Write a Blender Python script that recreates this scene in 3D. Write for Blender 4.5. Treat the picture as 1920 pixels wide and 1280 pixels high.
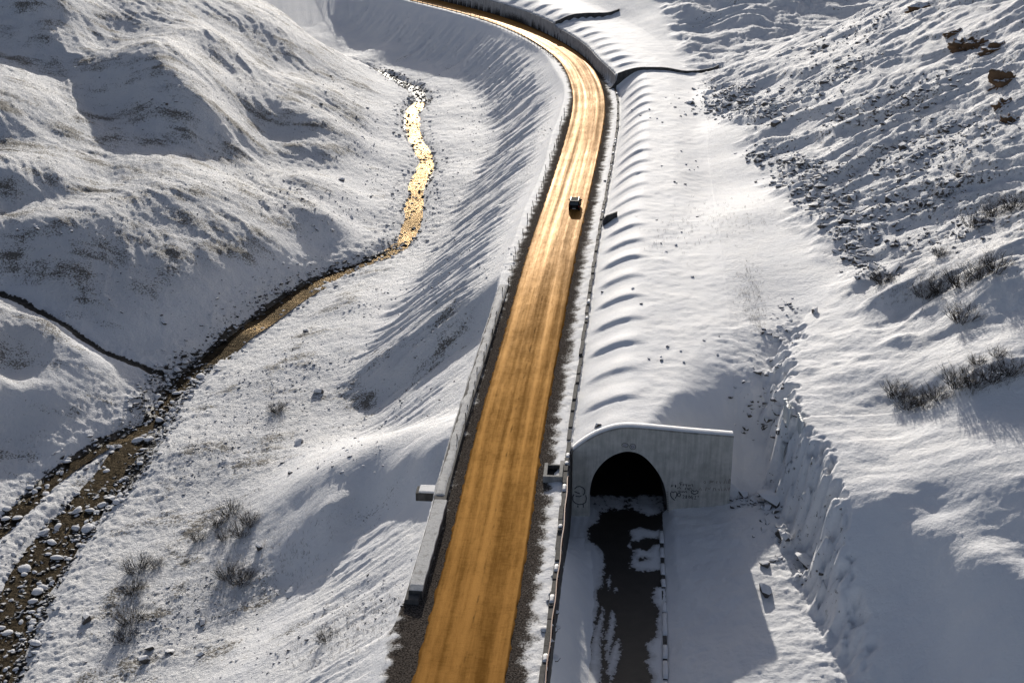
import bpy, bmesh, math, random
import numpy as np
from mathutils import Vector, Matrix
random.seed(7)
SC = bpy.context.scene
for o in list(bpy.data.objects): bpy.data.objects.remove(o)
R = math.radians
# ------------------------------------------------------------------ camera, sky, sun, exposure
CAM_H, PITCH, FPX = 67.0, R(22.7), 2560.0           # metres above the road, looking down, focal length in photo pixels (1920 wide)
cam_d = bpy.data.cameras.new('camera'); cam_d.sensor_width = 36.0; cam_d.lens = 36.0 * FPX / 1920.0
cam_d.clip_start = 1.0; cam_d.clip_end = 6000.0
cam = bpy.data.objects.new('camera', cam_d); SC.collection.objects.link(cam)
cam.location = (0, 0, CAM_H); cam.rotation_euler = (R(90) - PITCH, 0, 0)
SC.camera = cam
SUN_ELEV, SUN_AZ = R(16.5), R(-0.7)                   # azimuth clockwise from +Y
world = bpy.data.worlds.new('World'); SC.world = world; world.use_nodes = True
wn = world.node_tree.nodes; wl = world.node_tree.links
wn.clear()
sky = wn.new('ShaderNodeTexSky'); sky.sky_type = 'NISHITA'; sky.sun_disc = False
sky.sun_elevation = SUN_ELEV; sky.sun_rotation = SUN_AZ
sky.altitude = 2000; sky.air_density = 0.55; sky.dust_density = 5.5; sky.ozone_density = 0.0
bg = wn.new('ShaderNodeBackground'); bg.inputs['Strength'].default_value = 0.118
wo = wn.new('ShaderNodeOutputWorld')
hs = wn.new('ShaderNodeHueSaturation'); hs.inputs['Saturation'].default_value = 0.78
wl.new(sky.outputs[0], hs.inputs['Color']); wl.new(hs.outputs[0], bg.inputs[0]); wl.new(bg.outputs[0], wo.inputs[0])
sun_d = bpy.data.lights.new('sun', 'SUN'); sun_d.energy = 4.4; sun_d.angle = R(0.55); sun_d.color = (1.0, 0.945, 0.86)
sun = bpy.data.objects.new('sun', sun_d); SC.collection.objects.link(sun)
sdir = Vector((math.sin(SUN_AZ) * math.cos(SUN_ELEV), math.cos(SUN_AZ) * math.cos(SUN_ELEV), math.sin(SUN_ELEV)))
sun.rotation_euler = sdir.to_track_quat('Z', 'Y').to_euler()
SC.view_settings.view_transform = 'Standard'; SC.view_settings.look = 'None'
SC.view_settings.exposure = 0.09; SC.view_settings.gamma = 1.0; SC.view_settings.use_curve_mapping = False
SC.cycles.max_bounces = 5; SC.cycles.diffuse_bounces = 3; SC.cycles.glossy_bounces = 2
SC.cycles.use_denoising = True

# ------------------------------------------------------------------ plan of the place (metres; road level is z = 0)
def un(u, v, z=0.0):
    a = (640 - v) / FPX
    dz = -math.sin(PITCH) + a * math.cos(PITCH); t = (z - CAM_H) / dz
    return np.array([(u - 960) / FPX * t, (math.cos(PITCH) + a * math.sin(PITCH)) * t])
def P(u, v, z):
    p = un(u, v, z); return (p[0], p[1], z)
def S(u, v, base, deg):                              # the point seen at (u, v) that lies deg above/below a known point
    lo, hi = -40.0, 60.0; k = math.tan(R(deg)); best = None
    for z in np.linspace(-40, 60, 401):
        p = un(u, v, z); e = abs((z - base[2]) - k * math.hypot(p[0] - base[0], p[1] - base[1]))
        if best is None or e < best[0]: best = (e, z)
    return P(u, v, best[1])
def sstep(a, b, x):
    t = np.clip((x - a) / (b - a), 0, 1); return t * t * (3 - 2 * t)
def chaikin(p, n):
    p = np.asarray(p, float)
    for _ in range(n):
        q = np.empty((2 * len(p), p.shape[1])); q[0::2] = p; q[1:-1:2] = (p[:-1] + p[1:]) / 2; q[-1] = p[-1]
        r = q.copy(); r[1:-1] = (q[:-2] + 2 * q[1:-1] + q[2:]) / 4; p = r
    return p
def road_z(y):
    return -3.0 * sstep(175, 275, np.asarray(y, float))
_L = [(773,1280),(808,1141.7),(849,995),(871.9,890),(884,841),(904.4,764),(915.6,727),(959,577),(993.8,455),(1015,398),(1037.5,330),(1055.6,275),(1071,220),(1075,190),(1073,163),(1061.7,133),(1046.7,110),(1010,83),(960,56),(906.7,36),(840,17),(773,1.7)]
def _rp(u, v):
    p = un(u, v, 0)
    for _ in range(4): p = un(u, v, float(road_z(p[1])))
    return p
edge = np.array([_rp(*q) for q in _L])
tan0 = edge[2] - edge[0]; tan0 /= np.linalg.norm(tan0); tan1 = edge[-1] - edge[-3]; tan1 /= np.linalg.norm(tan1)
edge = np.vstack([edge[0] - tan0 * 90, edge[0] - tan0 * 45, edge, edge[-1] + tan1 * 40, edge[-1] + tan1 * 120])
edge = chaikin(edge, 3)
tg = np.gradient(edge, axis=0); tg /= np.linalg.norm(tg, axis=1)[:, None]
ROAD_W = 3.7
cl = edge + np.stack([tg[:, 1], -tg[:, 0]], 1) * ROAD_W      # road centre line
def resample(p, step):
    l = np.r_[0, np.cumsum(np.linalg.norm(np.diff(p, axis=0), axis=1))]
    n = int(l[-1] / step); q = np.linspace(0, l[-1], n + 1)
    return np.stack([np.interp(q, l, p[:, i]) for i in range(p.shape[1])], 1)
cl = resample(cl, 1.0)
k = np.hanning(19); k /= k.sum()
pad = np.vstack([cl[0] + (cl[0] - cl[1]) * np.arange(9, 0, -1)[:, None], cl, cl[-1] + (cl[-1] - cl[-2]) * np.arange(1, 10)[:, None]])
cl = np.stack([np.convolve(pad[:, i], k, 'valid') for i in range(2)], 1)
CL = resample(cl, 1.0); CS = np.arange(len(CL)) * 1.0
CT = np.gradient(CL, axis=0); CT /= np.linalg.norm(CT, axis=1)[:, None]
CN = np.stack([CT[:, 1], -CT[:, 0]], 1)                      # to the right of the road
CZ = road_z(CL[:, 1])
def polydist(x, y, pl, step=1):
    """nearest point on a polyline: (signed distance, + to the right; arc length)"""
    x = np.asarray(x, float).ravel(); y = np.asarray(y, float).ravel()
    pl = np.asarray(pl, float); seg = np.linalg.norm(np.diff(pl, axis=0), axis=1); s0 = np.r_[0, np.cumsum(seg)]
    bd = np.full(x.shape, 1e18); bs = np.zeros_like(x); bsg = np.ones_like(x)
    for i in range(len(pl) - 1):
        ax, ay = pl[i]; ux, uy = (pl[i + 1] - pl[i]) / seg[i]
        dx = x - ax; dy = y - ay
        t = np.clip(dx * ux + dy * uy, 0, seg[i])
        ex = dx - t * ux; ey = dy - t * uy; d2 = ex * ex + ey * ey
        m = d2 < bd
        bd[m] = d2[m]; bs[m] = s0[i] + t[m]; bsg[m] = np.where(dx[m] * uy - dy[m] * ux >= 0, 1.0, -1.0)
    return np.sqrt(bd) * bsg, bs
CLC = CL[::6]
def road_at(s, d):
    i = np.clip(np.asarray(s, float), 0, len(CL) - 1.001); j = i.astype(int); f = i - j
    c = CL[j] * (1 - f)[..., None] + CL[j + 1] * f[..., None]
    n = CN[j] * (1 - f)[..., None] + CN[j + 1] * f[..., None]
    return c + n * np.asarray(d, float)[..., None]
def s_of_y(y):
    j = np.argmin(np.abs(CL[:380, 1] - y)); return float(j)

# ------------------------------------------------------------------ noise
def _h(ix, iy, seed):
    h = (ix.astype(np.int64) * 374761393 + iy.astype(np.int64) * 668265263 + seed * 982451653) & 0xffffffff
    h = ((h ^ (h >> 13)) * 1274126177) & 0xffffffff
    return (h ^ (h >> 16)) & 0xffff
_G = np.stack([np.cos(np.arange(65536) * 2 * np.pi / 65536), np.sin(np.arange(65536) * 2 * np.pi / 65536)], 1).astype(np.float32)
def noise(x, y, seed=0):
    x = np.asarray(x, np.float64); y = np.asarray(y, np.float64)
    x0 = np.floor(x); y0 = np.floor(y); fx = (x - x0).astype(np.float32); fy = (y - y0).astype(np.float32)
    ix = x0.astype(np.int64); iy = y0.astype(np.int64)
    u = fx * fx * fx * (fx * (fx * 6 - 15) + 10); v = fy * fy * fy * (fy * (fy * 6 - 15) + 10)
    def g(dx, dy):
        k = _h(ix + dx, iy + dy, seed); return _G[k, 0] * (fx - dx) + _G[k, 1] * (fy - dy)
    a = g(0, 0); b = g(1, 0); c = g(0, 1); d = g(1, 1)
    return ((a + (b - a) * u) * (1 - v) + (c + (d - c) * u) * v) * 1.5
def fbm(x, y, octs=4, seed=0, gain=0.5, lac=2.03):
    r = 0; a = 1.0
    for i in range(octs):
        r = r + a * noise(x, y, seed + i * 17); x = x * lac + 3.7; y = y * lac + 1.3; a *= gain
    return r
def ridged(x, y, octs=4, seed=0, gain=0.5):
    r = 0; a = 1.0
    for i in range(octs):
        r = r + a * (1 - 2 * np.abs(noise(x, y, seed + i * 17))); x = x * 2.03 + 3.7; y = y * 2.03 + 1.3; a *= gain
    return r
# ------------------------------------------------------------------ terrain control points
def tps(pts, smooth=0.0):
    pts = np.array(pts, float); c = pts[:, :2] / 50.0; n = len(c)
    def U(r2): return 0.5 * r2 * np.log(r2 + 1e-12)
    d2 = ((c[:, None] - c[None]) ** 2).sum(2)
    A = np.zeros((n + 3, n + 3)); A[:n, :n] = U(d2) + np.eye(n) * smooth
    A[:n, n] = 1; A[:n, n + 1:] = c; A[n, :n] = 1; A[n + 1:, :n] = c.T
    w = np.linalg.solve(A, np.r_[pts[:, 2], 0, 0, 0])
    def f(x, y):
        x = np.asarray(x, float) / 50.0; y = np.asarray(y, float) / 50.0; out = w[n] + w[n + 1] * x + w[n + 2] * y
        for i in range(n):
            r2 = (x - c[i, 0]) ** 2 + (y - c[i, 1]) ** 2
            out = out + w[i] * U(r2)
        return out
    return f
STREAM_PX = [(-60,1330,-24.4),(-15,1270,-24.3),(30,1150,-24.1),(80,1040,-23.8),(165,945,-23.4),(235,880,-23),(272,810,-22.7),(300,750,-22.4),(335,705,-22),(400,655,-21.6),(470,600,-21),(505,575,-20.8),(545,545,-20.5),(600,515,-20.1),(660,495,-19.8),(715,480,-19.5),(760,450,-19.2),(778,410,-19),(775,375,-18.7),(792,335,-18.3),(805,300,-18),(785,265,-17.6),(765,235,-17.2),(768,205,-17),(798,183,-16.8),(775,160,-16.6),(740,145,-16.4),(690,125,-16.2),(600,100,-15.8),(450,80,-15)]
STREAM3 = chaikin([P(*q) for q in STREAM_PX], 2)
BR_PX = [(-60,1030,-23.5),(20,970,-23.3),(75,905,-23.1),(140,860,-22.9),(215,815,-22.7),(275,790,-22.6)]
BRANCH3 = chaikin([P(*q) for q in BR_PX], 2)
GUL_PX = [(-120,500,-9),(-40,530,-11),(0,548,-12.3),(70,580,-14),(150,632,-16.5),(230,672,-19.3),(300,702,-21.8)]
GULLY3 = chaikin([P(*q) for q in GUL_PX], 2)

left_pts = [P(*q) for q in STREAM_PX] + [P(*q) for q in BR_PX[:-1]] + [P(*q) for q in GUL_PX[:-1]]
left_pts += [P(*q) for q in [
 # spur between side gully and river
 (0,566,-11.2),(80,600,-12.8),(160,660,-16.2),(-80,640,-9.5),(0,700,-16.5),(90,720,-17),(180,740,-19.6),(0,820,-20.5),(90,830,-21.2),
 # river terrace on the road side
 (300,850,-21.8),(330,1000,-22.2),(200,1150,-23),(120,1290,-23.4),(450,820,-20.6),(420,950,-21),(480,700,-20.3),(560,640,-19.6),(640,560,-19),(740,500,-18.7),
 (380,1120,-20.6),(300,1290,-21.2),(840,330,-17.2),(860,260,-16.6),(850,200,-16),(830,160,-15.6),
 (560,820,-19.6),(620,700,-18.8),(660,640,-18),(400,1270,-17.8)]]
def column(u, v0, z0, runs):
    """control points up one hillside as seen from the drone: (photo row, rise per metre going away)"""
    a = (640 - v0) / FPX; p = P(u, v0, z0); out = [p]; vp = v0
    for v1, g in runs:
        n = max(1, int(round((vp - v1) / 60)))
        for i in range(1, n + 1):
            vv = vp + (v1 - vp) * i / n
            kk = math.tan(PITCH + math.atan((vv - 640) / FPX))
            Y = (CAM_H - p[2] + g * p[1]) / (kk + g); zz = p[2] + g * (Y - p[1])
            p = P(u, vv, zz); out.append(p)
        vp = v1
    return out
COLS = [(-110,500,-9,[(400,.46),(388,-.02),(315,.42),(270,.0),(215,.42),(160,.2),(70,.08),(-20,.42)]),
 (0,545,-12,[(412,.46),(402,-.03),(323,.43),(277,-.02),(222,.42),(170,.22),(80,.08),(-10,.42)]),
 (100,600,-14.6,[(410,.45),(376,-.03),(328,.38),(300,.10),(238,.06),(190,.22),(138,.06),(-10,.43)]),
 (200,660,-18.5,[(440,.44),(390,.26),(345,-.04),(222,.08),(110,.45),(92,-.05),(50,.22),(-10,.08)]),
 (300,695,-21.3,[(500,.41),(355,.27),(300,.02),(270,.0),(130,.45),(85,.22),(72,-.02),(-10,.07)]),
 (400,648,-21.2,[(480,.40),(396,.25),(345,.12),(295,-.03),(205,.46),(120,.09),(65,.28),(40,-.02),(-10,.05)]),
 (500,572,-20.4,[(447,.37),(396,.12),(300,.0),(253,.12),(170,.33),(130,.02),(48,.24),(12,-.04)]),
 (600,508,-19.8,[(455,.22),(400,.42),(277,.04),(222,.22),(166,.06),(82,-.02)]),
 (680,480,-19.3,[(300,.05),(200,.08),(118,-.02)]),
 (735,300,-17.3,[(200,.02),(150,0)]),
 (560,1290,-12.4,[(1095,-.2),(1010,.40),(900,.08)]),
 (620,1290,-9.6,[(1085,-.22),(945,.45),(880,.1)]),
 (690,1290,-6.8,[(1062,-.25),(900,.47)]),
 (750,1290,-3.8,[(1042,-.24),(870,.50)]), (800,1032,-8.6,[(850,.48)]), (840,880,-3.8,[(800,.3)])]
for cc in COLS: left_pts += column(*cc)
left_pts += [(-2,170,-17),(4,200,-17.5),(8,240,-17),(10,290,-16),(5,340,-15.5),(0,360,-15.2),(-8,385,-14.8),(-22,405,-14.6),(-40,430,-14),
             (-90,430,-10),(-70,450,-14),(-120,470,-6),(-160,420,10),(-190,330,24),(-150,260,16),(-130,220,6),(-120,180,-4),(-100,150,-14),(-90,120,-19),(-80,90,-22),
             (-60,80,-24),(-30,70,-16),(-15,70,-6),(0,60,-4),(-60,20,-22),(0,0,-6),(-300,300,40),(-250,100,0),(-200,600,10),(-60,600,4),(60,650,10),(-20,500,-4),(-60,500,-6)]
left_pts = [p for i, p in enumerate(left_pts) if all((p[0]-q[0])**2 + (p[1]-q[1])**2 > 0.6 for q in left_pts[:i])]
ZLEFT = tps(left_pts, 0.00025)

up_pts = [P(*q) for q in [
 (1600,840,3.8),(1700,640,6.6),
 (1550,760,3.8),(1540,660,4),(1620,620,5.4),(1600,540,5.6),(1500,560,3.4),(1460,600,2.8),
 (1340,640,3.1),(1400,500,3.4),(1390,400,3.2),(1390,300,2.4),(1320,250,1.4),(1250,200,.0),(1290,420,2.9),(1300,560,3.0),(1480,420,3.9),(1440,330,3.0),
 (1290,150,-0.2),(1280,122,0.6),(1330,60,3.4),(1250,60,3.0),(1200,30,3.6)]]
for cc in [(1650,1300,-6.0,[(940,.57),(760,.03)]), (1750,1300,-4.6,[(990,.57),(962,0),(880,.30),(745,.05),(705,.5),(610,.05)]),
           (1850,1300,-2.6,[(1040,.57),(1005,0),(900,.34),(765,.1),(695,.5),(620,.05),(520,.3)]), (1925,1300,-1.6,[(1085,.57),(1050,0),(900,.34),(760,.1),(670,.45),(600,.1),(480,.3)])]:
    up_pts += column(*cc)
for yy, xb, zb, g in ((166,46,6,.42),(185,44.5,5,.47),(215,44,4,.50),(245,43.5,3,.50),(275,43,2,.48),(305,44,1,.44)):
    up_pts += [(xb + kk, yy + .1 * kk, zb + g * kk - (.10 * kk if kk > 60 else 0)) for kk in (0, 9, 20, 34, 52, 80)]
up_pts += [(46,325,1.2),(60,345,3),(78,362,6.5),(100,382,12),(60,362,6.5),(80,382,12.5),(100,405,20),(48,350,3),(46,380,6),(60,400,13),(50,430,15)]
up_pts += [(75,90,14),(95,120,24),(60,66,4),(45,60,-2),(20,450,3),(0,470,2),(-40,500,3),(90,520,20),(0,600,8),(200,600,40),(250,200,70),(250,330,70),(200,50,40),(60,-20,4),(130,430,26),(80,450,22)]
ZUP = tps(up_pts, 0.0003)
low_pts = [P(*q) for q in [(1300,1050,-7.3),(1400,1150,-6.8),(1450,1235,-6.6),(1500,1290,-6.6),(1420,960,-5.8),(1600,1290,-6.4),(1376,935,-6.3),(1290,1000,-7.2),(1290,1200,-7.6),(1410,870,-4.6),(1405,800,-2.2),(1395,740,0.4),(1440,700,1.2),(1480,620,2.2)]]
low_pts += [(30,80,-6.5),(20,80,-7.5),(14,60,-8),(32,60,-6),(33,165,3),(26,165,3),(20,130,-7),(34,130,-5),(36,110,-6.2),(36,150,-.5)]
ZLOW = tps(low_pts, 0.0002)
CLIFF = chaikin([(32,20),(32.2,60),(31.6,85),(30.6,100),(29.8,110),(30.5,120),(29.6,128),(29.5,134),(30.3,142),(32.4,149),(37,164),(41,174)], 2)
PORT_Y, PORT_X0, PORT_X1, LOW_Z = 130.2, 6.2, 23.6, -8.0
S_PORT = s_of_y(PORT_Y); S_CW1 = s_of_y(323.0); _d, _s = polydist([12.6], [392.0], CLC); S_CW2 = float(_s[0])

def verge_left(s):                                   # where the left shoulder ends
    return 6.4 - 1.0 * sstep(s_of_y(280), s_of_y(330), s)
def wall_right(s):                                   # where the gallery begins on the right
    return 6.9 - 2.5 * sstep(S_CW1 - 4, S_CW1 + 26, s)
def smax(a, b, k): 
    h = np.clip(0.5 + 0.5 * (a - b) / k, 0, 1); return b + (a - b) * h + k * h * (1 - h)
def smin(a, b, k): return -smax(-a, -b, k)

def terrain(x, y, full=False):
    x = np.asarray(x, float); y = np.asarray(y, float); shp = x.shape; x = x.ravel(); y = y.ravel()
    d, s = polydist(x, y, CLC); zr = road_z(np.interp(s, CS, CL[:, 1])) 
    dst, sst = polydist(x, y, STREAM3[:, :2]); dst = np.abs(dst)
    dbr, sbr = polydist(x, y, BRANCH3[:, :2]); dbr = np.abs(dbr)
    dgu, sgu = polydist(x, y, GULLY3[:, :2]); dgu = np.abs(dgu)
    n1 = fbm(x * .045, y * .045, 3, 1); n2 = fbm(x * .16, y * .16, 3, 5); n3 = fbm(x * .6, y * .6, 3, 9); n4 = fbm(x * 2.0, y * 2.0, 2, 13)
    left = d < 0
    # ---- left valley
    zl = ZLEFT(x, y)
    wst = .8 + 1.7 * sstep(200, 160, y) + .45 * sstep(240, 275, y) + .5 * noise(sst * .08, sst * 0, 3) + .5 * n2
    chan = sstep(0, 1, (dst - wst) / 2.6); cbr = sstep(0, 1, (dbr - 1.1 - .5 * n2) / 1.6); cgu = sstep(0, 1, (dgu - .35) / 1.2)
    flat = np.minimum(np.minimum(sstep(1, 12, dst), sstep(1, 8, dbr)), sstep(0, 6, dgu))
    hillm = sstep(-20, -12, zl) * sstep(30, 60, -d) + 0.0
    a = -.62 * .0
    rx = .79 * x + .62 * y; ry = -.62 * x + .79 * y                     # across / along the ribs of the left hills
    ribs = ridged(rx * .06 + .5 * n1, ry * .014, 3, 21) - .35
    rl = ridged(rx * .22 + 1.2 * n1, ry * .035, 3, 31)
    zl = zl + flat * hillm * (.30 * ribs + .20 * rl + .15 * n1) + flat * (.16 * n2 + .05 * n3 + hillm * (.06 * n3 + .06 * n4) + .02 * n4)
    terr = flat * (1 - hillm) * sstep(-17, -19.5, zl)
    zl = zl + terr * (.11 * n3 * sstep(-.4, .5, n2) + .065 * n4)
    zl = zl - (1 - chan) * .75 - (1 - cbr) * .5 - (1 - cgu) * .45
    zl = zl + (1 - flat) * chan * (.22 * n3 + .12 * n4)
    # ---- road embankment on the left
    dd = -d; vl = verge_left(s)
    wallm = sstep(s_of_y(96), s_of_y(104), s) * (1 - sstep(s_of_y(176), s_of_y(186), s))
    cs = noise(s * .03, s * 0, 50) * 1.2
    run = np.maximum(0, dd - vl + cs * (1 - wallm) * .8)
    st = ridged(s * .19 + .022 * run + .5 * n1, run * .02 + s * .01, 3, 61) - .3
    st2 = ridged(s * .62 + .05 * run, run * .05, 3, 71) - .3
    ze = zr - .12 - run * (.80 + .05 * noise(s * .02, s * 0, 77)) - wallm * 4.6 * sstep(0, .5, run)
    ze = ze + sstep(.5, 9, run) * (.66 * st + .36 * st2) * (1 - .55 * wallm) + sstep(0, 3, run) * (.10 * n3 + .05 * n4)
    # toe fans
    zlv = smax(zl, ze, 2.2)
    zlv = np.where(dd < vl, zr - .12, zlv)
    shoulder = sstep(vl - 1.6, vl - .3, dd) * (1 - sstep(vl, vl + 1.5, dd))
    zlv = zlv + shoulder * (.08 + .08 * n3)
    # ---- right side
    zu = ZUP(x, y)
    dcl, scl = polydist(x, y, CLIFF); dcl = np.where(y > 174, 20, dcl)
    zlow = ZLOW(x, y)
    crag = fbm(x * .35, y * .35 + 5, 3, 81) * .9 + fbm(x * 1.1, y * 1.1, 2, 83) * .3
    cm = sstep(-1.7, 2.0, dcl + crag * 1.5 + .55 * (ridged(scl * .22, scl * 0 + 3, 3, 87) - .4))
    zlow = zlow + .10 * n3 + .16 * n2 + .04 * n4 + sstep(-5, -1, dcl) * (.16 * np.maximum(0, n3) + .06 * n4)
    roughu = sstep(41, 47, x + 2 * n2) * sstep(120, 165, y)
    scr = ridged(x * .035 + y * .085 + .7 * n1, x * .03 - y * .012, 3, 91) - .3
    sheet = .30 + .70 * sstep(-.25, .35, fbm(x * .035 + 7, y * .035 - .02 * x, 2, 99))
    scr2 = ridged(x * .16 + y * .5 + .5 * n2, x * .13 - y * .05, 3, 93) - .3
    nearr = 1 - sstep(125, 150, y)
    flatr = sstep(47, 40, x) * sstep(140, 170, y)
    zu = zu + (.30 - .20 * np.maximum(nearr, 1.33 * flatr)) * n2 + (.09 - .06 * np.maximum(nearr, 1.1 * flatr)) * n3 + .03 * n4 + roughu * (.95 * scr + sheet * (.20 * scr2 + .07 * n3 + .16 * n2 + .06 * n4))
    soft = (1 - roughu) * sstep(28, 34, x) * (1 - sstep(150, 175, y))
    zu = zu + soft * (.10 * fbm(x * .25 + y * .08, y * .5, 2, 97))
    zn = zlow + (zu - zlow) * np.maximum(cm, sstep(150, 166, y))
    # gallery roof
    wr = wall_right(s)
    g = np.clip((d - wr) / 6.6, 0, 1)
    arch = np.sin(g * np.pi / 2) ** 1.15
    step1 = sstep(S_CW1 - .2, S_CW1 + .2, s); step2 = sstep(S_CW2 - .2, S_CW2 + .2, s)
    rise = 2.75 - .2 * sstep(s_of_y(180), s_of_y(275), s)
    edge0 = zr - .15 + step1 * 3.3 + step2 * .7
    roof = edge0 + arch * (rise + sstep(s_of_y(180), s_of_y(275), s) * 2.0 - step1 * 3.0 + .4 * step2)
    ph = ((s - S_PORT - .4) / 8.0); fr = ph - np.floor(ph); seg = np.floor(ph)
    amp = (.34 + .36 * (_h(seg.astype(int), seg.astype(int) * 0 + 3, 5) / 65535.0 - .5)) * sstep(.02, .35, g) * (1 - sstep(wr + 4.2, wr + 8.5, d))
    wave = np.where(fr < .16, -(1 - fr / .16) ** 2 * 0 + fr / .16, 1 - (fr - .16) / .84) ** 1.0
    wave = sstep(0, .15, fr) * (1 - sstep(.15, .75, fr))
    roof = roof + amp * (wave - .4) * sstep(S_PORT + 2, S_PORT + 5, s)
    roof = roof + .05 * n3 * sstep(wr + 4, wr + 9, d) + .08 * n2
    zroof = roof + (zn - roof) * sstep(wr + 11, wr + 22, d)
    fill = smin(zroof, zlow + np.maximum(0, 26.0 - x) * .85, .8)
    fill = np.where(y < 158, fill, zroof); 
    wy = sstep(148, 158, y); fill = fill * (1 - wy) + zroof * wy
    inport = (x < 24.2)
    behind = y > PORT_Y + .55
    zrr = np.where(behind, np.where(inport, fill, np.where(y < 158, zn + (fill - zn) * np.clip((28 - x) / 4, 0, 1) , zroof)), zn)
    dk = 16.8
    lowroad = (y <= PORT_Y + .55) & (d > wr) & (d < dk)
    bank = LOW_Z + 5.4 * sstep(129.5, 108, y) * np.clip(1 - (d - wr) / 3.4, 0, 1) ** 1.2 + .12 * n3 * (d < wr + 3.4)
    zrr = np.where(lowroad, np.maximum(LOW_Z - .1, bank - .25), zrr)
    zrr = np.where((y <= PORT_Y + .55) & (d >= dk), LOW_Z - .1 + (zrr - LOW_Z + .1) * sstep(dk, dk + 1.6, d) + .15 * sstep(dk, dk + .5, d), zrr)
    zrr = np.where(d < wr, zr - .12, zrr)
    shr = sstep(5.0, 6.0, d) * (d < wr)
    zrr = zrr + shr * (.16 + .08 * n3)
    z = np.where(left, zlv, zrr)
    if not full: return z.reshape(shp)
    return dict(z=z, d=d, s=s, dst=dst, dbr=dbr, dgu=dgu, hill=np.where(left, hillm * flat, 0), terr=np.where(left, terr, 0), run=np.where(left, run, 0), cm=cm, dcl=dcl, rough=np.where(left, 0, roughu),
                st=np.where(left, sstep(1, 6, run) * (st + .6 * st2), 0), n2=n2, n3=n3, n4=n4, wst=wst, zr=zr, vl=vl, wr=wr, emb=np.where(left & (dd > vl), ze - zl, -9), lowroad=lowroad, flat=np.where(left, flat, 1), roofm=np.where(~left & behind & (d > wr) & (d < wr + 18), 1, 0))

def hit(us, vs):
    """where the sight line through a photo pixel meets the terrain"""
    us = np.asarray(us, float); vs = np.asarray(vs, float); a = (640 - vs) / FPX
    dx = (us - 960) / FPX; dy = math.cos(PITCH) + a * math.sin(PITCH); dz = -math.sin(PITCH) + a * math.cos(PITCH)
    ts = np.geomspace(75, 620, 260)
    X = dx[:, None] * ts; Y = dy[:, None] * ts; Z = CAM_H + dz[:, None] * ts
    T = TER(X, Y)
    below = Z < T; i = np.clip(np.argmax(below, 1), 1, len(ts) - 1)
    r = np.arange(len(us)); g0 = Z[r, i-1] - T[r, i-1]; g1 = T[r, i] - Z[r, i]; f = np.clip(g0 / (g0 + g1 + 1e-9), 0, 1)
    t = ts[i-1] + (ts[i] - ts[i-1]) * f
    return np.stack([dx * t, dy * t], 1)

# ------------------------------------------------------------------ terrain mesh (one sheet, finer where it is near)

Q = 1
uin = np.linspace(-90, 2010, 900 // Q)
cols = np.r_[np.linspace(-5200, -1000, 22), np.linspace(-900, -130, 28), uin, np.linspace(2060, 2800, 28), np.linspace(2900, 7000, 22)]
rows = np.r_[np.linspace(-160, 60, 18), np.linspace(66, 84, 10), np.geomspace(85.0, 470.0, 880 // Q), np.geomspace(476, 1100, 26)]
wv = np.interp(rows, [-200, 60, 85, 470, 1100], [150, 152, 156, 480, 1200])
k = (cols - 960) / FPX
GX = k[None, :] * wv[:, None] * 1.0; GY = np.repeat(rows[:, None], len(cols), 1)
nr, nc = GX.shape
keys = ['st','z','d','s','dst','dbr','dgu','hill','terr','run','cm','dcl','rough','n2','n3','n4','wst','zr','vl','wr','emb','lowroad','flat','roofm']
TF = {q: np.empty(nr * nc) for q in keys}
fx, fy = GX.ravel(), GY.ravel(); CH = 200000
for i in range(0, len(fx), CH):
    q = terrain(fx[i:i+CH], fy[i:i+CH], True)
    for kk in keys: TF[kk][i:i+CH] = q[kk]
GZ = TF['z'].reshape(nr, nc)
def TER(x, y):                                       # terrain height, read from the mesh
    x = np.asarray(x, float); y = np.asarray(y, float)
    ri = np.clip(np.interp(y, rows, np.arange(nr)), 0, nr - 1.001); w = np.interp(y, rows, wv)
    ci = np.clip(np.interp(x / w, k, np.arange(nc)), 0, nc - 1.001)
    r0 = ri.astype(int); c0 = ci.astype(int); a = ri - r0; b = ci - c0
    return (GZ[r0, c0] * (1-a) * (1-b) + GZ[r0+1, c0] * a * (1-b) + GZ[r0, c0+1] * (1-a) * b + GZ[r0+1, c0+1] * a * b)
def grid_mesh(name, X, Y, Z, keep=None):
    nr, nc = X.shape; v = np.stack([X.ravel(), Y.ravel(), Z.ravel()], 1).astype(np.float32)
    i = np.arange(nr * nc).reshape(nr, nc)
    f = np.stack([i[:-1, :-1], i[:-1, 1:], i[1:, 1:], i[1:, :-1]], 2).reshape(-1, 4)
    if keep is not None: f = f[keep.ravel()]
    m = bpy.data.meshes.new(name); m.vertices.add(len(v)); m.vertices.foreach_set('co', v.ravel())
    m.loops.add(f.size); m.loops.foreach_set('vertex_index', f.ravel().astype(np.int32))
    m.polygons.add(len(f)); m.polygons.foreach_set('loop_start', np.arange(0, f.size, 4, dtype=np.int32))
    m.polygons.foreach_set('use_smooth', np.ones(len(f), bool))
    m.update(calc_edges=True); m.validate(); return m
def add_attr(m, name, a):
    at = m.attributes.new(name, 'FLOAT', 'POINT'); at.data.foreach_set('value', np.asarray(a, np.float32).ravel())
def link(o, parent=None):
    SC.collection.objects.link(o)
    if parent is not None: o.parent = parent
    return o
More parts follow.
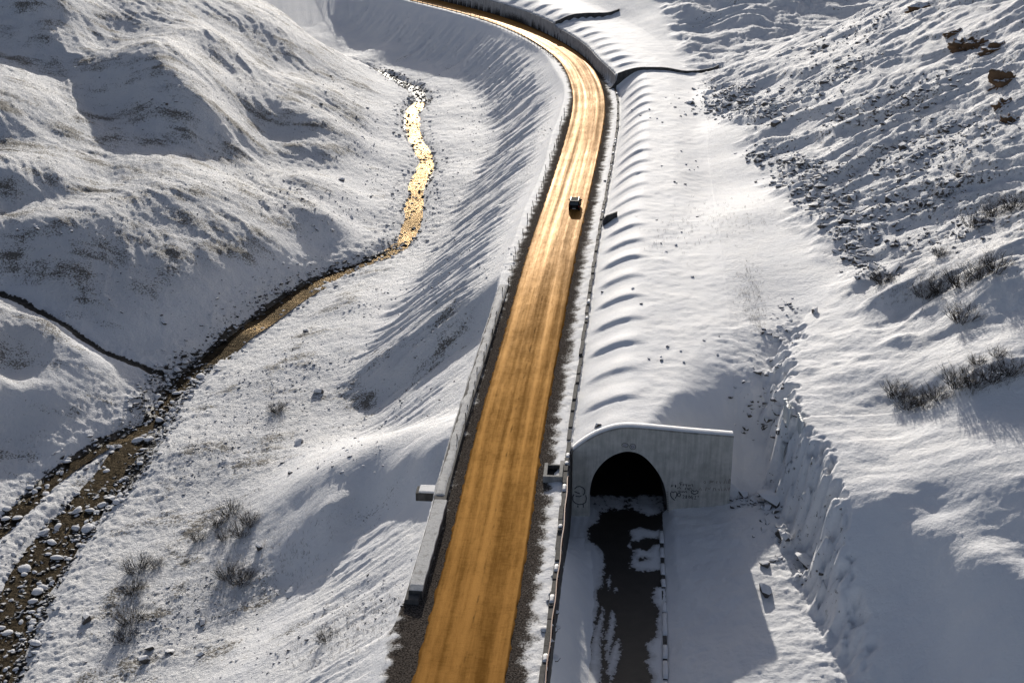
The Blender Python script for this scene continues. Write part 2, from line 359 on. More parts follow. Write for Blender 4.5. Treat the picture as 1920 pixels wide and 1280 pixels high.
# ------------------------------------------------------------------ materials
def mat(name):
    m = bpy.data.materials.new(name); m.use_nodes = True
    return m, m.node_tree.nodes, m.node_tree.links, m.node_tree.nodes['Principled BSDF']
class NT:
    """small helper to write node trees"""
    def __init__(s, name): s.m, s.n, s.l, s.b = mat(name)
    def new(s, t, **kw):
        n = s.n.new(t)
        for a, b in kw.items(): setattr(n, a, b)
        return n
    def set(s, sock, v):
        if isinstance(v, bpy.types.NodeSocket): s.l.new(v, sock)
        else: sock.default_value = v
    def attr(s, name): return s.new('ShaderNodeAttribute', attribute_name=name).outputs['Fac']
    def pos(s): return s.new('ShaderNodeNewGeometry').outputs['Position']
    def noise(s, vec, scale, detail=4, rough=.55, typ=None):
        n = s.new('ShaderNodeTexNoise'); s.set(n.inputs['Vector'], vec); n.inputs['Scale'].default_value = scale
        n.inputs['Detail'].default_value = detail; n.inputs['Roughness'].default_value = rough; return n.outputs['Fac']
    def vor(s, vec, scale, feature='F1', out='Distance'):
        n = s.new('ShaderNodeTexVoronoi', feature=feature); s.set(n.inputs['Vector'], vec); n.inputs['Scale'].default_value = scale; return n.outputs[out]
    def math(s, op, a, b=0.0, c=0.0):
        n = s.new('ShaderNodeMath', operation=op); s.set(n.inputs[0], a); s.set(n.inputs[1], b); s.set(n.inputs[2], c); return n.outputs[0]
    def ramp(s, x, lo, hi, a=0.0, b=1.0):
        n = s.new('ShaderNodeMapRange', interpolation_type='SMOOTHSTEP'); s.set(n.inputs[0], x); s.set(n.inputs[1], lo); s.set(n.inputs[2], hi); s.set(n.inputs[3], a); s.set(n.inputs[4], b); return n.outputs[0]
    def mix(s, f, a, b):
        n = s.new('ShaderNodeMix', data_type='RGBA'); s.set(n.inputs[0], f)
        for sock, v in ((n.inputs[6], a), (n.inputs[7], b)):
            if isinstance(v, tuple): v = (*v, 1.0)
            s.set(sock, v)
        return n.outputs[2]
    def scale(s, vec, v3):
        n = s.new('ShaderNodeMapping'); s.set(n.inputs[0], vec); n.inputs['Scale'].default_value = v3; return n.outputs[0]
    def bump(s, h, dist, strength=1.0, prev=None):
        n = s.new('ShaderNodeBump'); s.set(n.inputs['Height'], h); n.inputs['Distance'].default_value = dist; n.inputs['Strength'].default_value = strength
        if prev is not None: s.l.new(prev, n.inputs['Normal'])
        return n.outputs[0]
    def done(s, color=None, rough=None, normal=None, **kw):
        if color is not None: s.set(s.b.inputs['Base Color'], (*color, 1) if isinstance(color, tuple) else color)
        if rough is not None: s.set(s.b.inputs['Roughness'], rough)
        if normal is not None: s.set(s.b.inputs['Normal'], normal)
        for a, v in kw.items(): s.set(s.b.inputs[a.replace('_', ' ')], v)
        return s.m
SNOW = (.80, .80, .81)
t = NT('snow_ground'); p = t.pos()
rock = t.attr('rock'); grass = t.attr('grass'); dirt = t.attr('dirt'); wet = t.attr('wet')
mid = t.noise(p, 1.1, 3, .6); big = t.noise(p, .22, 2); n6 = t.noise(p, 5.5, 4, .75); n17 = t.noise(p, 1.6, 6, .72); fine = n6
gsp = t.ramp(t.math('ADD', t.noise(p, 3.4, 4, .75), t.math('MULTIPLY', t.math('SUBTRACT', mid, .5), .22)), t.math('SUBTRACT', .86, t.math('MULTIPLY', grass, .36)), t.math('SUBTRACT', .93, t.math('MULTIPLY', grass, .34)))
rmask = t.ramp(t.math('ADD', rock, t.math('MULTIPLY', t.math('SUBTRACT', n17, .5), 1.7)), .50, .62)
dmask = t.ramp(t.math('ADD', dirt, t.math('MULTIPLY', t.math('SUBTRACT', n6, .5), 2.2)), .42, .66)
wmask = t.ramp(t.math('ADD', wet, t.math('MULTIPLY', t.math('SUBTRACT', n17, .5), 1.5)), .46, .58)
rockc = t.mix(mid, (.035, .030, .026), (.16, .125, .085))
grassc = t.mix(fine, (.10, .092, .08), (.26, .235, .20))
dirtc = t.mix(t.ramp(t.noise(p, 7, 4, .8), .35, .68), (.012, .010, .009), (.17, .145, .125))
bedc = t.mix(n6, (.016, .014, .012), (.07, .06, .045))
snowc = t.mix(t.ramp(big, .3, .7), (.78, .785, .80), (.84, .835, .83))
dsoft = t.ramp(t.math('ADD', dirt, t.math('MULTIPLY', t.math('SUBTRACT', t.noise(p, 1.2, 5, .75), .5), 1.1)), .02, .62)
snowc = t.mix(t.math('MULTIPLY', dsoft, .8), snowc, (.20, .18, .16))
c = t.mix(gsp, snowc, grassc); c = t.mix(rmask, c, rockc); c = t.mix(dmask, c, dirtc); c = t.mix(wmask, c, bedc)
rg = t.math('ADD', t.attr('rgh'), .12)
hgt = t.math('MULTIPLY', t.noise(p, 2.4, 6, .70), rg)
b1 = t.bump(hgt, .34)
b2 = t.bump(t.math('MULTIPLY', t.math('ADD', rmask, t.math('ADD', dmask, wmask)), n6), .12, 1.0, b1)
M_SNOW = t.done(c, t.math('SUBTRACT', .75, t.math('MULTIPLY', wmask, .3)), b2, Specular_IOR_Level=t.math('MULTIPLY', t.math('SUBTRACT', 1.0, dmask), .25))

# ------------------------------------------------------------------ terrain object
z, d, s = TF['z'], TF['d'], TF['s']
gy, gx = np.gradient(GZ); dX = np.gradient(GX, axis=1); dY = np.gradient(GY, axis=0)
zx = gx / np.maximum(np.abs(dX), 1e-3); zy = gy / np.maximum(np.abs(dY), 1e-3)
slope = np.sqrt(np.minimum(zx, 50) ** 2 + np.minimum(np.abs(zy), 50) ** 2).ravel()
x_, y_ = GX.ravel(), GY.ravel()
n2, n3, n4 = TF['n2'], TF['n3'], TF['n4']
left = d < 0
rock = .25 * sstep(1.15, 2.2, slope) * (left == 0) * (np.abs(d) > 8) + .30 * sstep(.9, 1.3, slope) * left * (TF['run'] < .3)
rock = np.maximum(rock, .34 * sstep(1.4, 3.2, slope) * sstep(4.5, 2.0, np.abs(TF['dcl'])))
rock = np.maximum(rock, TF['rough'] * (.20 + .22 * sstep(.6, 1.1, slope) + .10 * n2))
rock = np.maximum(rock, TF['hill'] * (.02 + .08 * sstep(.7, 1.2, slope)))
bank = sstep(9, 2.2, TF['dst'] + 1.2 * n2)
rock = np.maximum(rock, .30 * bank * (TF['flat'] < 1))
rock = np.maximum(rock, .24 * sstep(5, 1, TF['dbr']))
grass = np.clip(.30 + .25 * n2, 0, 1) * TF['terr'] + TF['hill'] * np.clip(.43 + .06 * n2, 0, 1) + sstep(1, 5, TF['run']) * np.clip(.52 + .35 * n2 - .24 * TF['st'], 0, .95) + TF['rough'] * .5 + .12
grass = np.where((TF['roofm'] > 0), .10 + .25 * sstep(14, 20, d), grass)
vl, wr = TF['vl'], TF['wr']
dirt = np.where(left, sstep(vl - .3, vl - 2.2, -d + .5 * n3), sstep(6.3, 3.9, d + .6 * n3) * (d < wr))
dirt = np.where(left & (y_ < 101.5) & (y_ > 70), np.maximum(dirt, 1.1 * sstep(7.2, 5.2, -d + .8 * n3 + .5 * n2)), dirt)  # dark wall base and its shading below the slab, painted into the verge mask
dirt = np.where(np.abs(d) < 3.4, 1, dirt) * 1.05 - .1
wet = np.maximum(.95 * sstep(1.15, .75, TF['dst'] / np.maximum(TF['wst'] + .4, .3)), .8 * sstep(1.7, .9, TF['dbr'] + .3 * n3))
wet = np.maximum(wet, .9 * sstep(1.3, .35, TF['dgu'] + .3 * n3))
wet = np.maximum(wet, .36 * sstep(6, 2.0, TF['dst']))
wet = np.where(left, wet, 0)
rgh = .25 + 1.1 * TF['hill'] + .55 * TF['terr'] + .6 * TF['rough'] + .25 * sstep(.5, 4, TF['run']) + .4 * bank - .2 * TF['roofm']
rgh = np.where((np.abs(d) < 7), .25, rgh)
keep = np.ones((nr - 1, nc - 1), bool)
zs = np.stack([GZ[:-1, :-1], GZ[:-1, 1:], GZ[1:, 1:], GZ[1:, :-1]]); jump = zs.max(0) - zs.min(0)
cx, cy = GX[:-1, :-1], GY[:-1, :-1]
keep &= ~((cx > 6.4) & (cx < 23.4) & (cy > PORT_Y - .2) & (cy < PORT_Y + 1.0) & (jump > 1.2))
tm = grid_mesh('snow_ground', GX, GY, GZ, keep)
for nm, a in (('rock', rock), ('grass', grass), ('dirt', dirt), ('wet', wet), ('rgh', rgh)): add_attr(tm, nm, a)
tm.materials.append(M_SNOW)
ground = link(bpy.data.objects.new('snow_ground', tm)); ground['kind'] = 'structure'; ground['label'] = 'snow covered valley ground with hills, banks and river terrace'
# ------------------------------------------------------------------ more materials
def snowy_rock(name, dark, light, snow_at=.35, amount=1.0):
    t = NT(name); p = t.pos(); g = t.new('ShaderNodeNewGeometry'); sep = t.new('ShaderNodeSeparateXYZ'); t.l.new(g.outputs['Normal'], sep.inputs[0])
    ri = t.new('ShaderNodeObjectInfo').outputs['Random']
    up = t.math('ADD', sep.outputs[2], t.math('MULTIPLY', t.math('SUBTRACT', t.noise(p, 3.0, 5, .7), .5), .9))
    up = t.math('ADD', up, t.math('MULTIPLY', t.math('SUBTRACT', ri, .5), .3))
    sm = t.math('MULTIPLY', t.ramp(up, snow_at, snow_at + .16), amount)
    c = t.mix(t.noise(p, 2.4, 6, .75), dark, light)
    return t.done(t.mix(sm, c, SNOW), .8, t.bump(t.noise(p, 4, 6, .75), .12), Specular_IOR_Level=.3)
M_ROCK = snowy_rock('snow_dusted_rock', (.030, .028, .027), (.15, .135, .12), .30)
M_RIVROCK = snowy_rock('snow_capped_river_stone', (.03, .028, .025), (.12, .105, .085), .12)
M_EARTH = snowy_rock('bare_brown_earth', (.035, .021, .012), (.24, .145, .078), .62)
def concrete(name, a, b, streak=.5, warm=False):
    t = NT(name); p = t.pos(); st = t.noise(t.scale(p, (1.6, 1.6, .12)), 1.4, 5, .7); bl = t.noise(p, .7, 5, .65); fi = t.noise(p, 14, 3, .7)
    f = t.math('ADD', t.math('MULTIPLY', st, streak), t.math('MULTIPLY', bl, 1 - streak)); f = t.ramp(f, .34, .68)
    c = t.mix(f, a, b); c = t.mix(t.math('MULTIPLY', fi, .35), c, (.05, .048, .045))
    return t.done(c, .85, t.bump(fi, .02), Specular_IOR_Level=.25)
M_CONC = concrete('weathered_concrete', (.22, .215, .20), (.46, .44, .41))
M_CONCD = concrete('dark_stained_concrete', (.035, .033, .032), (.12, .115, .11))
M_LINING = concrete('tunnel_lining_concrete', (.14, .135, .13), (.32, .31, .295))
M_PANEL = concrete('frosted_concrete', (.30, .30, .30), (.55, .55, .55))
def plain(name, c, r=.6, metal=0.0, n=None, spec=.4):
    t = NT(name); p = t.pos(); k = t.mix(t.noise(p, n or 6, 4, .7), tuple(q * .6 for q in c), tuple(min(1, q * 1.25) for q in c))
    return t.done(k, r, None, Metallic=metal, Specular_IOR_Level=spec)
t = NT('clean_snow'); p = t.pos()
M_CSNOW = t.done(t.mix(t.noise(p, .8, 3), (.76, .765, .78), (.84, .835, .83)), .7, t.bump(t.noise(p, 6, 6, .65), .06), Specular_IOR_Level=.25)
t = NT('greyed_snow'); p = t.pos()
M_GSNOW = t.done(t.mix(t.ramp(t.noise(p, 1.5, 6, .75), .48, .72), (.50, .50, .495), (.24, .23, .22)), .75, t.bump(t.noise(p, 5, 6, .7), .08), Specular_IOR_Level=.2)
t = NT('dirty_snow'); p = t.pos()
M_DSNOW = t.done(t.mix(t.ramp(t.noise(p, 2.0, 6, .75), .50, .66), (.62, .61, .60), (.14, .125, .11)), .75, t.bump(t.noise(p, 6, 6, .7), .1), Specular_IOR_Level=.2)
M_PAINT = plain('graffiti_paint', (.05, .05, .055), .7); M_PAINTW = plain('pale_paint', (.36, .35, .37), .7)
M_PAINTF = plain('faded_paint', (.24, .22, .20), .8)
M_WOOD = plain('weathered_post_wood', (.03, .026, .022), .85)
M_RUST = plain('rusty_steel', (.16, .075, .045), .6, .2); M_STEEL = plain('grey_galvanised_steel', (.22, .22, .22), .45, .7)

# road: wet golden-brown asphalt, glossy wheel tracks
t = NT('wet_golden_road')
rs, rd = t.attr('rs'), t.attr('rd')
cmb = t.new('ShaderNodeCombineXYZ'); t.l.new(rs, cmb.inputs[0]); t.l.new(rd, cmb.inputs[1]); rv = cmb.outputs[0]
lane = t.noise(t.scale(rv, (.009, .60, 1)), 1.5, 4, .5)          # long wheel tracks
fine = t.noise(t.scale(rv, (.16, 1.0, 1)), 4.0, 5, .7)          # short streaks
cross = t.noise(t.scale(rv, (1.0, .3, 1)), 3.2, 5, .75)          # ripples across
patch = t.noise(rv, .18, 4, .6)
f = t.math('ADD', t.math('MULTIPLY', lane, .50), t.math('ADD', t.math('MULTIPLY', fine, .16), t.math('ADD', t.math('MULTIPLY', patch, .16), t.math('MULTIPLY', cross, .18))))
tr = t.ramp(f, .40, .60)
seam = t.math('ABSOLUTE', t.math('SUBTRACT', rd, t.math('ADD', .15, t.math('MULTIPLY', t.math('SUBTRACT', t.noise(t.scale(rv, (1, 0, 0)), .25, 4, .6), .5), .5))))
seamm = t.math('MULTIPLY', t.ramp(seam, .12, .02), t.ramp(t.noise(rv, .35, 3), .45, .70, 0.0, .8))
edged = t.ramp(t.math('ABSOLUTE', rd), 3.0, 3.7)
c = t.mix(tr, (.150, .067, .014), (.335, .160, .042))
c = t.mix(t.math('MULTIPLY', t.ramp(cross, .50, .72), .45), c, (.15, .07, .012))
c = t.mix(seamm, c, (.03, .018, .008))
c = t.mix(t.math('MULTIPLY', edged, .45), c, (.12, .062, .016))
rgh = t.math('ADD', t.ramp(f, .30, .66, .50, .36), t.math('MULTIPLY', seamm, .2))
bmp = t.bump(t.math('ADD', t.math('MULTIPLY', fine, .6), t.math('MULTIPLY', t.noise(rv, 9, 4, .7), .6)), .022)
bmp = t.bump(t.math('ADD', t.math('MULTIPLY', lane, 1.0), t.math('MULTIPLY', cross, .35)), .045, 1.0, bmp)
dif = t.new('ShaderNodeBsdfDiffuse'); t.set(dif.inputs[0], c); t.set(dif.inputs['Normal'], bmp)
lw = t.new('ShaderNodeFresnel'); lw.inputs['IOR'].default_value = 1.33
fz = t.ramp(lw.outputs[0], .06, .34)
kc = t.mix(fz, (.0085, .0050, .0018), (.052, .039, .0275))          # thin wet film: gold when steep, whiter at grazing angles
km = t.new('ShaderNodeMix', data_type='RGBA', blend_type='MULTIPLY'); km.inputs[0].default_value = 1.0; t.l.new(kc, km.inputs[6]); wetm = t.ramp(f, .34, .64, .40, 1.7); t.l.new(wetm, km.inputs[7])
gl = t.new('ShaderNodeBsdfGlossy'); t.l.new(km.outputs[2], gl.inputs['Color']); t.set(gl.inputs['Roughness'], rgh); t.set(gl.inputs['Normal'], bmp)
ad = t.new('ShaderNodeAddShader'); t.l.new(dif.outputs[0], ad.inputs[0]); t.l.new(gl.outputs[0], ad.inputs[1])
t.l.new(ad.outputs[0], t.n['Material Output'].inputs['Surface']); t.n.remove(t.b); M_ROAD = t.m

# water with a golden sheen
t = NT('stream_water'); p = t.pos()
wv1 = t.noise(t.scale(p, (.30, 1.0, 1)), 1.5, 5, .65); wv2 = t.noise(p, 4.0, 3, .7)
c = t.mix(t.ramp(t.noise(p, .9, 5, .7), .4, .65), (.009, .008, .007), (.040, .032, .022))
bm = t.bump(t.math('ADD', wv1, t.math('MULTIPLY', wv2, .15)), .42)
dif = t.new('ShaderNodeBsdfDiffuse'); t.set(dif.inputs[0], c)
lw = t.new('ShaderNodeFresnel'); lw.inputs['IOR'].default_value = 1.33
gl = t.new('ShaderNodeBsdfGlossy'); t.set(gl.inputs['Color'], t.mix(t.ramp(lw.outputs[0], .08, .30), (.016, .013, .009), (.36, .26, .15))); gl.inputs['Roughness'].default_value = .26; t.set(gl.inputs['Normal'], bm)
ad = t.new('ShaderNodeAddShader'); t.l.new(dif.outputs[0], ad.inputs[0]); t.l.new(gl.outputs[0], ad.inputs[1])
t.l.new(ad.outputs[0], t.n['Material Output'].inputs['Surface']); t.n.remove(t.b); M_WATER = t.m

# ------------------------------------------------------------------ mesh helpers
def mesh_from(name, verts, faces, m, smooth=False):
    me = bpy.data.meshes.new(name); me.from_pydata([tuple(map(float, v)) for v in verts], [], faces); me.update()
    if smooth: me.polygons.foreach_set('use_smooth', np.ones(len(me.polygons), bool))
    for q in (m if isinstance(m, (list, tuple)) else [m]): me.materials.append(q)
    return me
def obj(name, me, parent=None, loc=None, rot=None, scale=None):
    o = bpy.data.objects.new(name, me)
    if loc is not None: o.location = loc
    if rot is not None: o.rotation_euler = rot
    if scale is not None: o.scale = scale
    return link(o, parent)
def tag(o, label=None, cat=None, group=None, kind=None):
    for a, v in (('label', label), ('category', cat), ('group', group), ('kind', kind)):
        if v: o[a] = v
    return o
def ordinal(n):
    o1 = ['', 'first', 'second', 'third', 'fourth', 'fifth', 'sixth', 'seventh', 'eighth', 'ninth', 'tenth', 'eleventh', 'twelfth', 'thirteenth', 'fourteenth', 'fifteenth', 'sixteenth', 'seventeenth', 'eighteenth', 'nineteenth']
    if n < 20: return o1[n]
    if n >= 100: return 'hundredth' if n == 100 else 'hundred and ' + o1[n - 100]
    tens = ['twent', 'thirt', 'fort', 'fift', 'sixt', 'sevent', 'eight', 'ninet'][n // 10 - 2]
    return tens + 'ieth' if n % 10 == 0 else tens + 'y-' + o1[n % 10]
def empty(name, loc, rz=0):
    o = bpy.data.objects.new(name, None); o.location = loc; o.rotation_euler = (0, 0, rz); return link(o)
def box_mesh(name, x0, x1, y0, y1, z0, z1, m, bevel=0.0):
    bm = bmesh.new(); bmesh.ops.create_cube(bm, size=1.0)
    for v in bm.verts: v.co = ((x0 + x1) / 2 + v.co.x * (x1 - x0), (y0 + y1) / 2 + v.co.y * (y1 - y0), (z0 + z1) / 2 + v.co.z * (z1 - z0))
    if bevel: bmesh.ops.bevel(bm, geom=bm.edges[:], offset=bevel, segments=2, affect='EDGES', profile=.6)
    me = bpy.data.meshes.new(name); bm.to_mesh(me); bm.free(); me.materials.append(m); return me
def strip(name, sections, m, closed=True, caps=True, smooth=False):
    """sweep: sections = list of equal-length lists of 3D points"""
    n = len(sections[0]); v = [q for sec in sections for q in sec]; f = []
    for i in range(len(sections) - 1):
        for j in range(n if closed else n - 1):
            a = i * n + j; b = i * n + (j + 1) % n; f.append((a, b, b + n, a + n))
    if caps and closed: f.append(tuple(range(n - 1, -1, -1))); f.append(tuple((len(sections) - 1) * n + j for j in range(n)))
    return mesh_from(name, v, f, m, smooth)
def rp(s, d, z):                                     # point beside the road; z above the road surface
    p = road_at(np.array([float(s)]), np.array([float(d)]))[0]
    return (p[0], p[1], float(np.interp(s, CS, CZ)) + z)

# ------------------------------------------------------------------ road surface
rs_ = np.arange(60, len(CL) - 6, .5); rd_ = np.linspace(-3.72, 3.72, 63)
SS, DD = np.meshgrid(rs_, rd_, indexing='ij')
pt = road_at(SS, DD + np.where(np.abs(DD) > 3.6, .20 * fbm(SS * .45, DD * 0 + np.sign(DD) * 9, 5, 101, .65), 0))
zrd = np.interp(SS, CS, CZ) + .05 - .0016 * DD ** 2 - .018 * np.exp(-((np.abs(np.abs(DD) - 1.85) - .75) / .28) ** 2) + .008 * fbm(SS * .4, DD * 1.4, 3, 103)
zrd = np.where(np.abs(DD) > 3.65, zrd - .16, zrd)
rm = grid_mesh('road', pt[..., 0][:, ::-1], pt[..., 1][:, ::-1], zrd[:, ::-1])
add_attr(rm, 'rs', SS[:, ::-1]); add_attr(rm, 'rd', DD[:, ::-1]); rm.materials.append(M_ROAD)
road = tag(obj('road', rm), 'wet golden two lane road curving through the snowy valley', kind='structure')
rm.flip_normals() if rm.polygons[0].normal.z < 0 else None

# ------------------------------------------------------------------ streams
def ribbon(name, L3, half, label, lift):
    c = resample(L3[:, :2], 1.0); tgn = np.gradient(c, axis=0); tgn /= np.linalg.norm(tgn, axis=1)[:, None]; nn = np.stack([tgn[:, 1], -tgn[:, 0]], 1)
    bed = TER(c[:, 0], c[:, 1]); kk = np.hanning(13); kk /= kk.sum(); bed = np.convolve(np.pad(bed, 6, 'edge'), kk, 'valid')
    w = np.linspace(-half, half, 11); X = c[:, 0:1] + nn[:, 0:1] * w; Y = c[:, 1:2] + nn[:, 1:2] * w
    me = grid_mesh(name, X, Y, np.repeat((bed + lift)[:, None], 11, 1)); me.materials.append(M_WATER)
    return tag(obj(name, me), label, kind='structure')
ribbon('stream_water', STREAM3[STREAM3[:, 1] < 374], 3.8, 'shallow mountain stream running below the road', .15)
ribbon('stream_branch_water', BRANCH3, 1.7, 'narrow side channel of the stream at the left', .10)

# ------------------------------------------------------------------ retaining wall on the left shoulder
s0, s1 = s_of_y(100), s_of_y(181)
rw = tag(empty('retaining_wall', rp((s0 + s1) / 2, -6, 0)), 'long concrete retaining wall with snowy top along the left road edge', 'wall')
def at_parent(me, parent): me.transform(Matrix.Translation(-Vector(parent.location))); return me
secs = []
for s in np.arange(s0, s1 + .1, 2.0):
    e = sstep(s1 - 14, s1, s); h = .42 - .3 * e
    secs.append([rp(s, -4.95, -.6), rp(s, -4.95, h), rp(s, -6.15, h), rp(s, -6.22, h - .5), rp(s, -7.35 + .8 * e, -5.6 + 3 * e), rp(s, -5.2, -5.6 + 3 * e)])
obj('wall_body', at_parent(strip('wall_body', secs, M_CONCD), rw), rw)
sc_ = s_of_y(118.5)
ss_ = np.arange(sc_, s1 - 1, .4); dd_ = np.linspace(-6.32, -5.0, 9)
A, B = np.meshgrid(ss_, dd_, indexing='ij'); q = road_at(A, B + .12 * fbm(A * .3, B * 0, 3, 111))
bulge = np.clip(1 - ((B + 5.5) / np.where(B < -5.5, .86, .55)) ** 2, 0, 1)
zc = np.interp(A, CS, CZ) - .05 - .2 * sstep(s1 - 14, s1, A) + (.56 * bulge ** .35) * sstep(sc_ - .3, sc_ + .8, A) - .3 * sstep(sc_ + .6, sc_ - .3, A) + .06 * fbm(A * .4, B * .6, 3, 113) + .02 * fbm(A * 2, B * 2, 2, 114)
cap = grid_mesh('snow_cap', q[..., 0][:, ::-1], q[..., 1][:, ::-1], zc[:, ::-1]); cap.materials.append(M_GSNOW)
obj('snow_cap', at_parent(cap, rw), rw)
sl = tag(empty('parapet_slab', rp(s_of_y(109), -5.6, 0)), 'raised concrete parapet slab with a smooth snow top at the lower left road edge', 'parapet')
secs = [[rp(s, -4.75, -.8), rp(s, -4.75, .72), rp(s, -5.95, .72), rp(s, -6.05, -3.2)] for s in np.linspace(s_of_y(101.5), s_of_y(117.5), 9)]
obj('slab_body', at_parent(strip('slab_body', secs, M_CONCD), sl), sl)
secs = []
for s in np.linspace(s_of_y(101.4), s_of_y(117.6), 24):
    e = min(1, (s - s_of_y(101.4)) / .8 + .25); j = .03 * math.sin(s * 2.1)
    secs.append([rp(s, -4.72 + j, .70), rp(s, -4.75 + j, .70 + .20 * e), rp(s, -5.35, .70 + .23 * e), rp(s, -5.97 + j, .70 + .20 * e), rp(s, -6.0 + j, .70)])
obj('snow_top', at_parent(strip('snow_top', secs, M_GSNOW, True, True, False), sl), sl)
# drain spout sticking out of the wall
sp = s_of_y(122.0)
dr = tag(empty('drain_spout', rp(sp, -6.2, -1.0), -math.atan2(CT[int(sp)][0], CT[int(sp)][1])), 'dark square concrete drain spout jutting from the retaining wall, snow on top', 'drain')
bm = bmesh.new()
for (x0, x1, z0, z1) in ((-2.3, .3, -.75, .15), ):
    r = bmesh.ops.create_cube(bm, size=1.0)
    for v in r['verts']: v.co = ((x0 + x1) / 2 + v.co.x * (x1 - x0), v.co.y * 1.5, (z0 + z1) / 2 + v.co.z * (z1 - z0))
me = bpy.data.meshes.new('spout_body'); bm.to_mesh(me); bm.free(); me.materials.append(M_CONCD); obj('spout_body', me, dr)
obj('snow_top', box_mesh('snow_top', -2.0, .35, -.72, .72, .14, .36, M_CSNOW, .09), dr)

# ------------------------------------------------------------------ parapet between road and gallery: separate concrete blocks with snow lying on them
pp = tag(empty('gallery_parapet', rp(s_of_y(200), 6.6, 0)), 'broken row of dark concrete kerb blocks between road and gallery roof', 'parapet')
s = s_of_y(84); rnd = random.Random(4)
while s < S_CW1 - 2:
    L = rnd.uniform(1.7, 2.9); h = rnd.uniform(.18, .46); dj = rnd.uniform(-.07, .07)
    a = rp(s, 0, 0); secs = []
    for q in (s, s + L):
        secs.append([rp(q, 6.38 + dj, -.5), rp(q, 6.38 + dj, h), rp(q, 6.80 + dj, h + .05), rp(q, 6.9 + dj, -2.0)])
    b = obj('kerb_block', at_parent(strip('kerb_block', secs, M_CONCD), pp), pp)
    if rnd.random() < .22:
        q0 = s + rnd.uniform(.1, L * .5); q1 = min(s + L - .1, q0 + rnd.uniform(.4, 1.4)); secs = []
        for q in np.linspace(q0, q1, 4): secs.append([rp(q, 6.42 + dj, h), rp(q, 6.5 + dj, h + .12), rp(q, 6.72 + dj, h + .15), rp(q, 6.82 + dj, h + .04)])
        me = strip('snow_patch', secs, M_CSNOW, True, True, True); at_parent(me, pp); obj('snow_patch', me, b)
    s += L + rnd.choice((.06, .1, .15, .5))
# side wall under the road facing the lower road
lw = tag(empty('roadside_wall', rp(s_of_y(105), 6.6, -4)), 'tall concrete wall carrying the road above the tunnel approach', 'wall')
secs = [[rp(s, 6.2, -8.6), rp(s, 6.2, -.3), rp(s, 6.98, -.3), rp(s, 7.1, -8.6)] for s in np.linspace(60, s_of_y(PORT_Y + .4), 24)]
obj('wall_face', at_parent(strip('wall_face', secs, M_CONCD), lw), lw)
rl = obj('edge_rail', at_parent(strip('edge_rail', [[rp(s, 6.86 + .04 * math.sin(s), .50), rp(s, 6.94 + .04 * math.sin(s), .50), rp(s, 6.94 + .04 * math.sin(s), .62), rp(s, 6.86 + .04 * math.sin(s), .62)] for s in np.arange(s_of_y(84), s_of_y(124), .8)], M_RUST), lw), lw)
for s in np.arange(s_of_y(85), s_of_y(124), 2.4):
    obj('rail_post', at_parent(strip('rail_post', [[rp(s, 6.86, z), rp(s, 6.95, z), rp(s + .1, 6.95, z), rp(s + .1, 6.86, z)] for z in (-.4, .56)], M_RUST), lw), lw)

# drain box on the right shoulder
sb = s_of_y(125.2); bx = tag(empty('drain_box', rp(sb, 5.35, -.1), -math.atan2(CT[int(sb)][0], CT[int(sb)][1])), 'square open concrete drain box on the right road shoulder', 'drain')
obj('side_wall', box_mesh('side_wall', -.98, -.62, -1.5, 1.3, -.3, .62, M_CONC, .03), bx); obj('side_wall', box_mesh('side_wall', .62, .98, -1.5, 1.9, -.3, .62, M_CONC, .03), bx)
obj('front_wall', box_mesh('front_wall', -1.0, 1.0, -1.85, -1.497, -.3, .70, M_CONC, .03), bx)
obj('pit_floor', box_mesh('pit_floor', -.62, .62, -1.49, 1.2, -.02, .06, plain('wet_pit_shade', (.006, .006, .006), .9)), bx)  # wet floor plate, coloured near black to paint in a deep pit's shade
obj('back_wall', box_mesh('back_wall', -.61, .61, 1.0, 1.22, -.2, .5, M_CONCD), bx)

# concrete shaft head on the gallery edge
sv = s_of_y(212); vs = tag(empty('shaft_head', rp(sv, 8.0, -.4), -math.atan2(CT[int(sv)][0], CT[int(sv)][1])), 'dark slanted concrete shaft head at the gallery edge beside the vehicle', 'shaft')
V = [(-1.0, 0, -1), (1.05, 0, -1), (1.25, 0, 2.75), (-.55, 0, 2.0), (-1.05, 0, 1.3)]
obj('slanted_wall', mesh_from('slanted_wall', [(x, y + (-.2 if y == 0 else 0), z) for x, y, z in V] + [(x, .25, z) for x, y, z in V], [(0, 1, 2, 3, 4), (9, 8, 7, 6, 5)] + [(i, i + 5, (i + 1) % 5 + 5, (i + 1) % 5) for i in range(5)], M_CONCD), vs)
obj('side_wall', mesh_from('side_wall', [(1.0, -3.2, -1), (1.25, -3.2, -1), (1.25, -.21, -1), (1.0, -.21, -1), (1.0, -3.2, .2), (1.25, -3.2, .2), (1.27, -.21, 2.2), (1.02, -.21, 2.2)], [(0, 1, 5, 4), (1, 2, 6, 5), (2, 3, 7, 6), (3, 0, 4, 7), (4, 5, 6, 7), (3, 2, 1, 0)], M_CONCD), vs)

